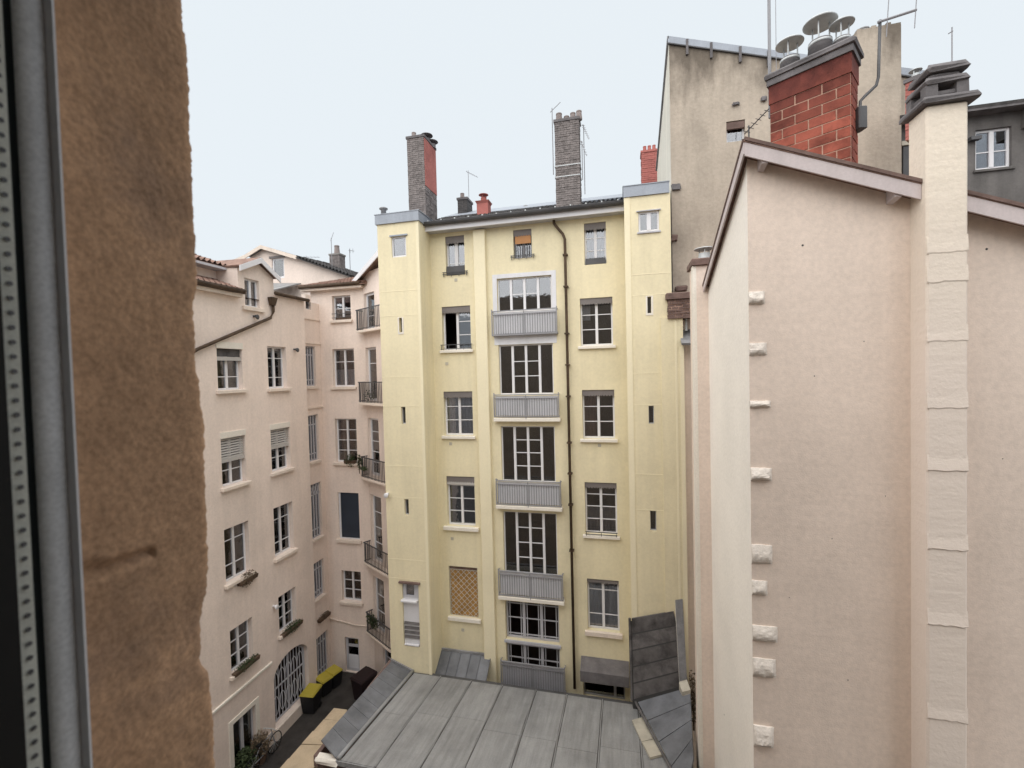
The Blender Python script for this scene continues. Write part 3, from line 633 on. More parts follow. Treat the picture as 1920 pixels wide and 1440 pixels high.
ch, s0, s1, z0, z1 = chimney(yb, CH5, 1203, 1240, 284, 352, .6, 'red_render', 'red_render', .09, .3, capm='red_render'); pots(ch, CH5, [(s0+.16+.2*k, .3, z1, .3, .085) for k in range(3)], 'red_render')
s, z = CH3.hit(986, 392); MB().lathe([(.12, 0), (.12, .3), (.15, .32), (.11, .42), (.02, .46)], (s, 0, z-.3), 12).build('roof_vent', 'lead', yb, CH3, smooth=True)
s, z = TLp.hit(709, 402); MB().lathe([(.10, 0), (.09, .25), (.15, .27), (.15, .31), (.05, .35)], (s+.05, .3, z), 12).build('roof_vent', 'lead', yb, TLp, smooth=True)
# ================================================================ cream apartment building on the left
cb = thing('cream_apartment_building', L.P(1, 0, GZ), 'cream pink apartment block with tiled roofs closing the left side of the courtyard', 'building')
sC = 3.80                                                    # outer corner of the long wall
LW = [(407.5, 454.5, 654, 731), (502.5, 537.4, 650, 728), (415.4, 461, 819, 909), (508.5, 544, 803, 882), (421.5, 468, 984, 1085), (514, 550, 946, 1039), (432, 474.5, 1169, 1252), (522.5, 555.5, 1109, 1180)]
opW = [R_(L, *c) for c in LW]
dorm = R_(L, 459, 486, 524, 576)
door5 = R_(L, 437, 481, 1337, 1440); door5 = (door5[0], door5[1], GZ+.12, door5[3])
arch = (1.33, 3.25, GZ+.45, -10.75)
hz = lambda x, y: L.hit(x, y)
zL, zR = 2.98, 3.24
prof = [(-14, zL), (hz(446, 520)[0], zL), (hz(446, 520)[0]+.01, hz(449, 503)[1]), (hz(481, 492)[0], hz(481, 491)[1]), (hz(512, 520)[0], hz(512, 522)[1]), (hz(512, 520)[0]+.01, zR), (sC, zR)]
def TL_(s):
    for (a, b), (c, d) in zip(prof, prof[1:]):
        if a <= s <= c: return b+(d-b)*(s-a)/max(1e-6, c-a)
    return prof[-1][1]
wall_mb(-14, sC, GZ, TL_, opW+[dorm, door5, arch], .26, [p[0] for p in prof]).build('wall', 'pink_render', cb, L)
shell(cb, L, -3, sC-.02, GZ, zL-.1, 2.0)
MB().q((sC, 0, GZ), (sC, .42, GZ), (sC, .42, zR), (sC, 0, zR)).build('corner_return', 'pink_render', cb, L)
SL = (.10, .11, .13); LK = dict(depth=.17, sill=SL, sillmat='pink_trim')
w_ = window(cb, L, opW[0], rows=(.30,), **LK)
MB().box(opW[0][0]+.01, opW[0][1]-.01, .04, .10, opW[0][3]-.40, opW[0][3]-.27).build('shutter_bar', 'blind_slat', w_, L)
MB().box(opW[0][0]+.01, opW[0][1]-.01, .08, .11, opW[0][3]-.26, opW[0][3]-.01).build('shutter_stack', 'old_tile', w_, L)
MB().box(opW[0][0]-.03, opW[0][1]+.03, -.03, .04, opW[0][3]+.003, opW[0][3]+.22).build('lintel_box', 'cream_trim', w_, L)
window(cb, L, opW[1], rows=(.24, .74), curtain=('curtain', .0, .5, .5, 1), **LK)
for i, bl in ((2, .42), (3, .38)):
    w_ = window(cb, L, opW[i], rows=(.30,), blind=bl, curtain=('curtain_warm', 0, .75, .52, 1), **LK)
    MB().box(opW[i][0]-.02, opW[i][1]+.02, -.03, .04, opW[i][3]+.003, opW[i][3]+.20).build('lintel_box', 'cream_trim', w_, L)
window(cb, L, opW[4], rows=(.27, .76), **LK); window(cb, L, opW[5], rows=(.24, .74), curtain=('curtain_warm', 0, 1, 0, .45), **LK)
window(cb, L, opW[6], curtain=('curtain', 0, .66, 0, .45), **LK); window(cb, L, opW[7], **LK)
window(cb, L, dorm, rows=(), depth=.10, sill=(.16, .14, .1), sillmat='pink_trim')
window(cb, L, door5, rows=(), cols=2, mull=.12, mat='gray_paint', depth=.12, curtain=('curtain', 0, 1), name='french_door')
m = MB(); s0, s1, z0, z1 = door5
m.box(s0-.16, s0-.001, -.03, .05, z0, z1+.16); m.box(s1+.001, s1+.16, -.03, .05, z0, z1+.16); m.box(s0-.001, s1+.001, -.031, .05, z1+.001, z1+.16)
m.build('door_surround', 'cream_trim', cb, L)
# arched gateway
a0, a1, az0, az1 = arch; rise = .62; N = 16; pts = []
for k in range(N+1): t = math.pi*k/N; pts.append(((a0+a1)/2-(a1-a0)/2*math.cos(t), az1-rise+rise*math.sin(t)))
half = N//2
MB().prism([(a0+.002, az1-.002)]+[p for p in pts[:half+1]][::1], .001, .26).build('arch_spandrel', 'pink_render', cb, L)
MB().prism([(a1-.002, az1-.002)]+[p for p in pts[half:]][::-1], .001, .26).build('arch_spandrel', 'pink_render', cb, L)
gt = MB().tube([(a0+.05, .2, az0)]+[(p[0]*.96+(a0+a1)/2*.04, .2, p[1]-.05) for p in pts]+[(a1-.05, .2, az0)], .045, 6).build('gate', 'gray_paint', cb, L, label='arched wrought iron gateway with a lace of pale bars')
def arz(s):
    u = max(-1, min(1, (s-(a0+a1)/2)/((a1-a0)/2))); return az1-rise+rise*math.sqrt(max(0, 1-u*u))-.05
for k in range(11):
    s = a0+.1+(a1-a0-.2)*k/10; MB().tube(((s, .2, az0+.02), (s, .2, arz(s))), .022 if k != 5 else .05, 5).build('gate_bar', 'gray_paint', gt, L)
for k in range(5):
    s = a0+.1+(a1-a0-.2)*(k+.5)/5; w2 = (a1-a0-.2)/10
    MB().tube([(s-w2*math.cos(t)*1.0, .185, az0+1.35+.55*math.sin(t)) for t in [math.pi*j/8 for j in range(9)]], .014, 4).build('gate_scroll', 'offwhite_panel', gt, L)
    MB().tube([(s-w2*.8*math.cos(t), .185, az0+.62+.36*math.sin(t)) for t in [2*math.pi*j/12 for j in range(13)]], .012, 4).build('gate_scroll', 'offwhite_panel', gt, L)
for z in (az0+.03, az0+1.25): MB().box(a0+.06, a1-.06, .18, .22, z, z+.05).build('gate_rail', 'gray_paint', gt, L)
MB().bbox(a0-.05, a1+.1, -.10, .1, GZ, az0-.003, .03).build('gate_step', 'pink_trim', cb, L)
# string course and plinth
MB().bbox(-12, 1.25, -.06, .01, -10.62, -10.54, .015).build('string_course', 'cream_trim', cb, L)
for pa, pb in ((-12, door5[0]-.2), (door5[1]+.2, a0-.1)): MB().box(pa, pb, -.03, -.001, GZ, GZ+.5).build('plinth', 'pink_trim', cb, L)
# diagonal downpipe and hopper
LP_ = L.off(.08); h1 = LP_.hit(512, 572); h2 = LP_.hit(372, 654); h3 = (h2[0]-6, h2[1]-(h1[1]-h2[1])/(h1[0]-h2[0])*6)
dpipe = MB().tube(((h1[0], 0, h1[1]+.3), (h1[0], 0, h1[1]-.25), (h1[0]-.15, 0, h1[1]-.5), (h2[0], 0, h2[1]), (h3[0], 0, h3[1])), .055, 8).build('downpipe', 'rust_pipe', cb, LP_, smooth=True)
hh = LP_.hit(510, 563); MB().hexa(((hh[0]-.08, -.08, hh[1]-.2), (hh[0]+.08, -.08, hh[1]-.2), (hh[0]+.08, .06, hh[1]-.2), (hh[0]-.08, .06, hh[1]-.2), (hh[0]-.16, -.13, hh[1]+.10), (hh[0]+.16, -.13, hh[1]+.10), (hh[0]+.16, .06, hh[1]+.10), (hh[0]-.16, .06, hh[1]+.10))).build('hopper', 'rust_pipe', dpipe, LP_)
# roofs of the long wall: gutter, tiled skirt, attic, dormer verge, zinc lean-to
d0 = prof[1][0]; d1 = prof[4][0]
MB().tube(((-12, -.26, zL+.02), (d0-.02, -.26, zL+.02)), .09, 8).build('gutter', 'rust_pipe', cb, L, smooth=True)
MB().box(-12, d0-.02, -.2, .0, zL-.18, zL-.06).build('eave_moulding', 'pink_trim', cb, L)
tile_roof(cb, [(-12, -.3, zL+.04), (d0-.03, -.3, zL+.04), (d0-.03, .95, zL+.50), (-12, .95, zL+.50)], 60, 5, 'roof_tile', .05, pl=L)
zA1 = L.off(-.9).hit(415, 502)[1]
MB().q((-12, .9, zL), (d0, .9, zL), (d0, .9, zA1), (-12, .9, zA1)).q((d0, .002, zL), (d0, .9, zL), (d0, .9, zA1), (d0, .002, TL_(d0+.02))).build('attic_wall', 'pink_render', cb, L)
tile_roof(cb, [(-12, .5, zA1-.02), (d0+.15, .5, zA1-.02), (d0+.75, 3.0, zA1+.85), (-12, 3.0, zA1+.85)], 60, 9, 'roof_tile', .05, pl=L)
MB().box(-12, d0+.1, .45, .9, zA1-.17, zA1-.09).build('soffit', 'gray_paint', cb, L)
vp = [(prof[2][0]-.12, prof[2][1]+.02), (prof[3][0], prof[3][1]+.10), (prof[4][0]+.16, prof[4][1]+.0)]
for (a, b), (c, d) in zip(vp, vp[1:]): MB().prism([(a, b-.16), (c, d-.16), (c, d+.04), (a, b+.04)], -.22, -.18).build('verge_board', 'white_paint', cb, L)
MB().slab([(vp[0][0], -.2, vp[0][1]+.05), (vp[1][0], -.2, vp[1][1]+.05), (vp[1][0]+.2, 2.6, vp[1][1]+.15), (vp[0][0]+.2, 2.6, vp[0][1]+.15)], .06).build('dormer_roof', 'roof_tile', cb, L)
MB().slab([(vp[1][0], -.2, vp[1][1]+.05), (vp[2][0], -.2, vp[2][1]+.05), (vp[2][0]+.2, 2.6, vp[2][1]+.15), (vp[1][0]+.2, 2.6, vp[1][1]+.15)], .06).build('dormer_roof', 'roof_tile', cb, L)
patch(cb, 'zinc_sheet', 'zinc_light', [(d1+.05, -.10, zR+.03), (sC+.05, -.10, zR+.03), (sC-.3, 1.9, zR+.55), (d1+.05, 1.9, zR+.55)], 3, 1, .05, .03, L)
MB().tube(((d1-.1, -.16, zR-.02), (sC+.1, -.16, zR-.02)), .07, 8).build('gutter', 'rust_pipe', cb, L, smooth=True)
# recessed stair wall beyond the corner
L2 = L.off(-.40); s2a = sC-.05; s2b = L2.hit(600, 700)[0]
SW = [(570, 592, 649, 724), (576, 597.5, 778, 865), (581, 603, 906, 1010), (586, 608, 1052, 1121), (594, 616, 1188, 1268), (573, 583, 553, 580)]
opS = []
for c in SW:
    r = R_(L2, *c); opS.append((max(s2a+.10, r[0]), min(s2b-.12, r[1]), r[2], r[3]))
zM = Mp.off(.3).hit(625, 536)[1]
wall_mb(s2a, s2b+.6, GZ, zR+.06, opS, .2).build('stair_wall', 'pink_render', cb, L2)
shell(cb, L2, s2a, s2b+.6, GZ, zR-.06, 1.4)
for i, r in enumerate(opS[:5]):
    w_ = window(cb, L2, r, cols=4, rows=(.13, .80), mull=.05, th=.05, munt=.05, depth=.10, mat='gray_paint', name='stair_window')
    MB().bbox(r[0]-.04, r[1]+.06, -.08, .09, r[2]-.12, r[2]-.004, .012).build('sill', 'pink_trim', w_, L2)
    if i == 2:
        m = MB()
        for k in range(4):
            a = r[0]+(r[1]-r[0])*k/4; b = r[0]+(r[1]-r[0])*(k+1)/4
            m.tube(((a, .08, r[3]-.5), (b, .08, r[3]-.05)), .018, 4); m.tube(((b, .08, r[3]-.5), (a, .08, r[3]-.05)), .018, 4)
        m.build('lattice_head', 'gray_paint', w_, L2)
window(cb, L2, opS[5], cols=1, rows=(), depth=.1, th=.04, mat='gray_paint')
for y in (600, 645, 766): z = L2.hit(585, y)[1]; MB().box(s2a, s2b+.3, -.05, -.001, z, z+.06).build('render_band', 'pink_trim', cb, L2)
# wall facing the camera with a column of windows
sM0 = Mp.hit(600, 800)[0]-.25; sM1 = Mp.hit(688, 800)[0]
MW = [(623, 657.5, 554, 600), (624, 664.5, 654, 725), (629, 669, 785, 867), (634.5, 673.5, 924, 1011), (641, 677, 1071, 1128)]
opM = [R_(Mp, *c) for c in MW]; dM = R_(Mp, 648, 674, 1196, 1287); dM = (dM[0], dM[1], GZ+.03, dM[3])
wall_mb(sM0, sM1, GZ, zM+.1, opM+[dM], .24).build('wall', 'pink_render', cb, Mp)
shell(cb, Mp, sM0+.35, sM1-.02, GZ, zM, 1.6)
KM = dict(depth=.15, sill=(.10, .12, .12), sillmat='pink_trim')
w_ = window(cb, Mp, opM[0], rows=(.48,), **KM)
m = MB(); r = opM[0]
for z in (.1, .28): m.box(r[0]-.03, r[1]+.03, -.03, -.012, r[2]+z, r[2]+z+.02)
m.build('guard_rail', 'iron', w_, Mp); MB().box(r[0]+.15, r[1]-.05, -.01, .1, r[2]+.01, r[2]+.13).build('window_box', 'planter', w_, Mp)
window(cb, Mp, opM[1], rows=(.67,), curtain=('curtain', 0, .45), **KM)
window(cb, Mp, opM[2], rows=(.25, .5, .75), curtain=('curtain_warm', .5, 1, 0, .45), **KM)
r = opM[3]; sp_ = MB().box(r[0]+.10, r[1]-.01, .08, .12, r[2]+.05, r[3]-.01).build('shutter_panel', 'navy_panel', cb, Mp, label='closed flat navy shutter filling a window opening')
MB().box(r[0]+.005, r[0]+.095, .06, .12, r[2]+.05, r[3]-.01).box(r[0]+.005, r[1]-.01, .06, .13, r[2]+.004, r[2]+.048).build('frame', 'offwhite_panel', sp_, Mp)
MB().bbox(r[0]-.1, r[1]+.1, -.12, .1, r[2]-.14, r[2]-.003, .012).build('sill', 'pink_trim', sp_, Mp)
window(cb, Mp, opM[4], curtain=('curtain', 0, .33), **KM)
w_ = window(cb, Mp, dM, cols=1, rows=(.36, .77), mat='gray_paint', th=.10, munt=.12, depth=.1, name='courtyard_door', curtain=('curtain', .36, 1))
MB().box(dM[0]+.11, dM[1]-.11, .105, .13, dM[2]+.13, dM[2]+.75).build('door_panel', 'offwhite_panel', w_, Mp)
MB().tube(((sM1-2.3, -.05, Mp.hit(640, 1160)[1]), (sM1-.9, -.05, Mp.hit(660, 1170)[1]), (sM1-.1, -.05, Mp.hit(685, 1172)[1])), .03, 6).build('wall_pipe', 'pink_trim', cb, Mp)
# tiled roof over that wall
MB().box(sM0-.3, sM1+.1, -.30, 0, zM-.14, zM-.04).build('eave_moulding', 'pink_trim', cb, Mp)
MB().tube(((sM0-.3, -.36, zM+.03), (sM1+.1, -.36, zM+.03)), .08, 8).build('gutter', 'rust_pipe', cb, Mp, smooth=True)
tile_roof(cb, [(sM0-.35, -.40, zM+.05), (sM1+.3, -.40, zM+.05), (sM1+2.6, 3.2, zM+1.22), (sM0+1.9, 3.2, zM+1.22)], 20, 9, 'roof_tile', .05, pl=Mp)
# slanting bay with balconies
pN = Mp.P(sM1, 0, 0); Np = PL(pN.x, pN.y, rad(-44.5))
NZ = [(547, 618), (651, 754), (784, 893), (927, 1050), (1077, 1176)]
opN = [(.10, 1.02, Np.hit(697, b)[1]+.05, Np.hit(697, a)[1]) for a, b in NZ]; dN = (.75, 1.6, GZ+.03, Np.hit(715, 1205)[1])
wall_mb(0, 2.6, GZ, zM+.5, opN+[dN], .22).build('bay_wall', 'pink_render', cb, Np)
shell(cb, Np, .02, 2.5, GZ, zM+.4, 1.0)
MB().prism([(-.25, zM-.02), (2.4, zM+.95), (2.4, zM+1.2), (-.25, zM+.2)], -.35, -.31).build('verge_board', 'white_paint', cb, Np)
MB().slab([(-.25, -.34, zM+.2), (2.4, -.34, zM+1.2), (2.4, .5, zM+1.2), (-.25, .5, zM+.2)], .05).build('bay_roof', 'roof_tile', cb, Np)
for i, r in enumerate(opN):
    window(cb, Np, r, cols=1 if i else 1, rows=((.35,), (.72,), (.2, .4, .6, .78), (.25, .5, .75), (.33, .66))[i], th=.09, depth=.12, name='balcony_door')
    z0 = r[2]-.05
    b = MB().bbox(-.05, 2.0, -.345, -.001, z0-.11, z0-.01, .02).build('balcony', 'pink_trim', cb, Np)
    m = MB(); m.box(-.04, 2.0, -.34, -.31, z0+.86, z0+.90); m.box(-.04, 2.0, -.335, -.315, z0+.05, z0+.075); m.box(-.04, -.01, -.32, 0, z0+.861, z0+.899); m.box(-.04, -.015, -.32, 0, z0+.051, z0+.074)
    m.build('railing', 'iron', b, Np)
    bars(b, Np, -.03, 2.0, -.325, z0+.0, z0+.86, 17, .011, 'iron')
    bars(b, PL(*(Np.P(-.027, -.33, 0).xy), Np.a+math.pi/2), 0.02, .32, 0, z0, z0+.86, 3, .011, 'iron')
    if i == 1: leaves(140, (.75, -.2, z0+.3), (.6, .1, .3), .045, 40+i).build('climbing_foliage', 'leaf', b, Np, kind='stuff')
window(cb, Np, dN, cols=1, rows=(.7,), mat='gray_paint', th=.08, depth=.1, name='courtyard_door')
# ================================================================ gabled house behind the long wall
q = at(530, 500, 25.0); GHp = PL(q.x, q.y, AY)
gh = thing('gabled_house', GHp.P(0, 0, GZ), 'pale gabled house rising behind the dormer roof of the left block', 'house')
H = lambda x, y: GHp.hit(x, y)
poly = [H(430, 500), H(467, 484), H(496, 466), H(563, 486), H(660, 520)]
wn = R_(GHp, 510, 533, 484, 522)
def TG(s):
    for (a, b), (c, d) in zip(poly, poly[1:]):
        if a <= s <= c+1e-6: return b+(d-b)*(s-a)/(c-a)
    return poly[-1][1]
wall_mb(poly[0][0], poly[-1][0], -4, TG, [wn], .2, [p[0] for p in poly]).build('wall', 'pink_render', gh, GHp)
shell(gh, GHp, wn[0]-.3, wn[1]+.3, wn[2]-.5, wn[3]+.15, 1.2)
window(gh, GHp, wn, cols=1, rows=(), th=.09, depth=.06)
MB().box(wn[0]-.12, wn[1]+.05, -.06, .02, wn[3]+.004, wn[3]+.12).build('shutter_box', 'valance', gh, GHp)
for (a, b), (c, d) in zip(poly[:3], poly[1:4]): MB().prism([(a, b-.08), (c, d-.08), (c, d+.12), (a, b+.12)], -.3, -.25).build('verge_board', 'pink_trim', gh, GHp)
a, b = poly[3], poly[4]
tile_roof(gh, [(a[0], -.35, a[1]+.06), (b[0]+.1, -.35, b[1]+.02), (b[0]+.1, 3, b[1]+.3), (a[0], 3, a[1]+.34)], 16, 6, 'old_tile', .06, pl=GHp)
MB().slab([(poly[1][0], -.28, poly[1][1]+.12), (poly[2][0], -.28, poly[2][1]+.12), (poly[2][0]+.5, 5, poly[2][1]+.2), (poly[1][0], 5, poly[1][1]+.2)], .06).build('roof_slope', 'zinc_light', gh, GHp)
MB().slab([(poly[2][0], -.28, poly[2][1]+.12), (poly[3][0], -.28, poly[3][1]+.12), (poly[3][0]+.5, 5, poly[3][1]+.2), (poly[2][0]+.5, 5, poly[2][1]+.2)], .06).build('roof_slope', 'zinc_light', gh, GHp)
CG = GHp.off(-1.5)
ch, s0, s1, z0, z1 = chimney(gh, CG, 618, 637, 478, 520, .55, capm='grey_mortar'); pots(ch, CG, [((s0+s1)/2, .27, z1, .5, .16)])
s, z = GHp.off(-.6).hit(520, 540)
patch(gh, 'zinc_sheet', 'zinc_light', [(H(500, 552)[0], -2.0, H(500, 552)[1]), (H(560, 552)[0], -2.0, H(560, 556)[1]), (H(566, 528)[0], -.05, H(566, 531)[1]), (H(506, 528)[0], -.05, H(506, 531)[1])], 4, 1, .05, .03, GHp)
# ================================================================ tall grey building behind the right tower
G = Y.off(.4)
gb = thing('grey_gable_building', G.P(9, 0, GZ), 'tall weathered grey rendered blind wall with one small window and sloping top', 'building')
gs0, gs1 = G.hit(1257, 250)[0], G.hit(1760, 250)[0]
ga, gbp = G.hit(1256, 72), G.hit(1460, 100)
kG = (gbp[1]-ga[1])/(gbp[0]-ga[0])
TGz = lambda s: ga[1]+kG*(s-gs0)
gw = R_(G, 1362, 1397, 226, 265)
wall_mb(gs0, gs1, GZ, TGz, [gw], .3).build('wall', 'gray_render', gb, G)
MB().q((gs0, 0, GZ), (gs0, 5.4, GZ), (gs0, 5.4, ga[1]-1.8), (gs0, 0, ga[1])).build('side_wall', 'gray_render_lit', gb, G)
MB().q((gs0, 0, ga[1]), (gs1, 0, TGz(gs1)), (gs1, 5.4, TGz(gs1)-1.8), (gs0, 5.4, ga[1]-1.8)).q((gs0, 5.4, GZ), (gs1, 5.4, GZ), (gs1, 5.4, TGz(gs1)-1.8), (gs0, 5.4, ga[1]-1.8)).build('roof_slope', 'zinc_dark', gb, G)
MB().prism([(gs0-.04, ga[1]-.14), (gs1, TGz(gs1)-.14), (gs1, TGz(gs1)+.06), (gs0-.04, ga[1]+.06)], -.05, .0).build('coping', 'zinc_blue', gb, G)
MB().prism([(gs0-.05, ga[1]-.18), (gs1, TGz(gs1)-.18), (gs1, TGz(gs1)-.145), (gs0-.05, ga[1]-.145)], -.065, -.001).build('drip_rail', 'iron', gb, G)
MB().hexa(((gs0-.06, -.05, ga[1]-.03), (gs0, -.05, ga[1]-.03), (gs0, 5.4, ga[1]-1.83), (gs0-.06, 5.4, ga[1]-1.83), (gs0-.06, -.05, ga[1]+.05), (gs0, -.05, ga[1]+.05), (gs0, 5.4, ga[1]-1.75), (gs0-.06, 5.4, ga[1]-1.75))).build('verge', 'lead', gb, G)
for px in (1288, 1333, 1387, 1440):
    s = G.hit(px, 90)[0]; MB().box(s-.035, s+.035, -.07, -.001, TGz(s)-.44, TGz(s)+.02).build('coping_bracket', 'sooty_cement', gb, G)
shell(gb, G, gw[0]-.3, gw[1]+.3, gw[2]-.3, gw[3]+.3, 1.0)
w_ = window(gb, G, gw, cols=1, rows=(), th=.05, mat='offwhite_panel', depth=.12)
MB().box(gw[0]+.01, gw[1]-.01, .02, .10, gw[2]+.40, gw[3]-.02).build('shutter_box', 'brown_ledge', w_, G)
for px, py, w2, h2 in ((1267, 351, .13, .09), (1264, 447, .10, .09), (1277, 541, .17, .07), (1379, 196, .09, .05), (1432, 186, .07, .06)):
    s, z = G.hit(px, py); m = MB().bbox(s-w2, s+w2, -.07, .02, z-h2, z+h2, .03)
    for v in m.v: v += Vector((random.uniform(-.03, .03), random.uniform(-.03, .0), random.uniform(-.03, .03)))
    m.build('old_masonry_stub', 'sooty_cement' if py < 400 else 'brown_ledge', gb, G)
GS = G.off(.35); s0, s1, z0, z1 = GS.rect(1608, 1690, 53, 345)
st_ = MB().box(s0, s1, 0, 1.4, z0-3, z1).build('chimney_stack', 'gray_render', gb, GS)
m = MB(); n = 9
for k in range(n):
    a = s0+(s1-s0)*k/n; h = .03+.09*random.random(); m.box(a, a+(s1-s0)/n-.004, .0, 1.39, z1+.001, z1+h)
m.build('crumbling_top', 'gray_render', st_, GS, kind='stuff')
pots(st_, GS, [(s0+.30, .4, z1+.02, .25, .2)], 'lead')
# ================================================================ pink house on the right, close to the window
c_ = at(1405, 700, 7.8); PA = PL(c_.x, c_.y, AY); PB = PL(c_.x, c_.y, AY-math.pi/2)
ph = thing('pink_rendered_house', PA.P(2, 0, GZ), 'pink beige rendered house at the right with toothing stones along its corner', 'house')
PAo = PA.off(.28); f0_ = PAo.hit(1402, 262); f1_ = PAo.hit(1730, 341); kF = (f1_[1]-f0_[1])/(f1_[0]-f0_[0])
FT = lambda s: f0_[1]+kF*(s-f0_[0])                          # top of the front fascia
PBo = PB.off(.10); sBk = PB.hit(1331, 800)[0]; zBk = PBo.hit(1331, 524)[1]
kB = (f0_[1]-zBk)/(-.28-sBk)*-1                               # fall of the roof towards the back
SX = 5.2                                                     # right end of the house along its front
wall_mb(0, SX, GZ, lambda s: FT(s)-.1).build('front_wall', 'house_render', ph, PA)
zb_ = lambda s: f0_[1]-.1+(f0_[1]-zBk)/(.28-sBk)*(s-.28)     # along PB, s runs towards the viewer
MB().q((sBk, 0, GZ), (0, 0, GZ), (0, 0, zb_(0)), (sBk, 0, zb_(sBk))).build('side_wall', 'house_render_lit', ph, PB)
MB().q((SX, 0, GZ), (SX, 4, GZ), (SX, 4, 0), (SX, 0, FT(SX)-.1)).q((0, -sBk, GZ), (SX, -sBk, GZ), (SX, -sBk, -1), (0, -sBk, zb_(sBk))).build('rear_wall', 'house_render_lit', ph, PA)
# shaft of the chimney breast on the front
ps = PA.off(.40); c0_, c1_ = ps.hit(1738, 760)[0], ps.hit(1816, 760)[0]; zS = ps.hit(1777, 192)[1]
sh = MB().bbox(c0_, c1_, -.40, .06, GZ, zS, .03).build('chimney_breast', 'cream_render', ph, PA)
for k, py in enumerate((470, 525, 636, 762, 880, 1028, 1170, 1348)):
    z = ps.hit(1775, py)[1]; th_ = .006+.006*random.random()+(.006 if py > 800 else 0); m = MB()
    n = 7; a = c0_+.004; wd_ = (c1_-c0_-.008)/n; dz = [random.uniform(-.012, .012) for _ in range(n+1)]
    for j in range(n):
        m.hexa(((a+j*wd_, -.40, z-.035+dz[j]), (a+(j+1)*wd_, -.40, z-.035+dz[j+1]), (a+(j+1)*wd_, -.39, z-.035+dz[j+1]), (a+j*wd_, -.39, z-.035+dz[j]),
                (a+j*wd_, -.40-th_, z-.015+dz[j]), (a+(j+1)*wd_, -.40-th_, z-.015+dz[j+1]), (a+(j+1)*wd_, -.395, z+.22+dz[j+1]), (a+j*wd_, -.395, z+.22+dz[j])))
    m.build('render_ridge', 'cream_render', sh, PA)
# cap of the breast: brim, openings, slabs
def rough(m, j):
    rg = random.Random(len(m.v)); 
    for v in m.v: v += Vector((rg.uniform(-j, j), rg.uniform(-j, j), rg.uniform(-j, j)))
    return m
rough(MB().bbox(c0_-.09, c1_+.11, -.49, .16, zS+.003, zS+.085, .03), .014).build('cap_brim', 'sooty_cement', sh, PA)
for a, b in ((c0_, c0_+.14), (c1_-.14, c1_)):
    for y in (-.40, -.04): rough(MB().box(a, b, y, y+.14, zS+.091, zS+.30), .008).build('cap_post', 'sooty_cement', sh, PA)
rough(MB().box(c0_+.03, c1_-.03, -.36, .04, zS+.16, zS+.21), .012).build('cap_shelf', 'sooty_cement', sh, PA)
rough(MB().bbox(c0_-.03, c1_+.01, -.43, .10, zS+.302, zS+.38, .03), .018).build('cap_slab', 'sooty_cement', sh, PA)
rough(MB().bbox(c0_+.05, c1_-.05, -.36, .03, zS+.385, zS+.48, .04), .02).build('cap_slab', 'sooty_cement', sh, PA)
rough(MB().bbox(c0_-.0, c1_+.02, -.42, .10, zS+.485, zS+.575, .035), .022).build('cap_slab', 'sooty_cement', sh, PA)
# roof with fascia boards, soffit and rafter ends
A_ = PA.P(-.10, -.28, FT(f0_[0])); B_ = PA.P(SX, -.28, FT(SX)); dB = PB.d*(sBk-.1-.28); 
A2 = A_+dB; A2.z = zBk; B2 = B_+dB; B2.z = B_.z-(A_.z-zBk)
MB().slab([A_+Vector((0, 0, .02)), B_+Vector((0, 0, .02)), B2+Vector((0, 0, .02)), A2+Vector((0, 0, .02))], .05).build('roof', 'roof_tile', ph)
fh = .27
for a, b in ((-.10, c0_-.005), (c1_+.005, SX)):
    MB().prism([(a, FT(a)-fh), (b, FT(b)-fh), (b, FT(b)-.03), (a, FT(a)-.03)], -.285, -.255).build('fascia_board', 'fascia_paint', ph, PA)
    MB().prism([(a, FT(a)-.028), (b, FT(b)-.028), (b, FT(b)+.03), (a, FT(a)+.03)], -.31, -.255).build('drip_edge', 'brown_ledge', ph, PA)
    MB().prism([(a, FT(a)-.10), (b, FT(b)-.10), (b, FT(b)-.075), (a, FT(a)-.075)], -.254, -.002).build('soffit_board', 'fascia_paint', ph, PA)
zf = lambda s: zb_(s)+.1
MB().prism([(sBk-.1, zf(sBk-.1)-.17), (.275, zf(.275)-.22), (.275, zf(.275)-.03), (sBk-.1, zf(sBk-.1)-.03)], -.12, -.09).build('fascia_board', 'fascia_paint', ph, PB)
MB().prism([(sBk-.1, zf(sBk-.1)-.028), (.275, zf(.275)-.028), (.275, zf(.275)+.03), (sBk-.1, zf(sBk-.1)+.03)], -.135, -.09).build('drip_edge', 'brown_ledge', ph, PB)
for s in (.16, 2.02):
    MB().hexa(((s, -.25, FT(s)-.31), (s+.09, -.25, FT(s)-.32), (s+.09, -.01, FT(s)-.36), (s, -.01, FT(s)-.35), (s, -.25, FT(s)-.20), (s+.09, -.25, FT(s)-.21), (s+.09, -.01, FT(s)-.13), (s, -.01, FT(s)-.12))).build('rafter_end', 'fascia_paint', ph, PA)
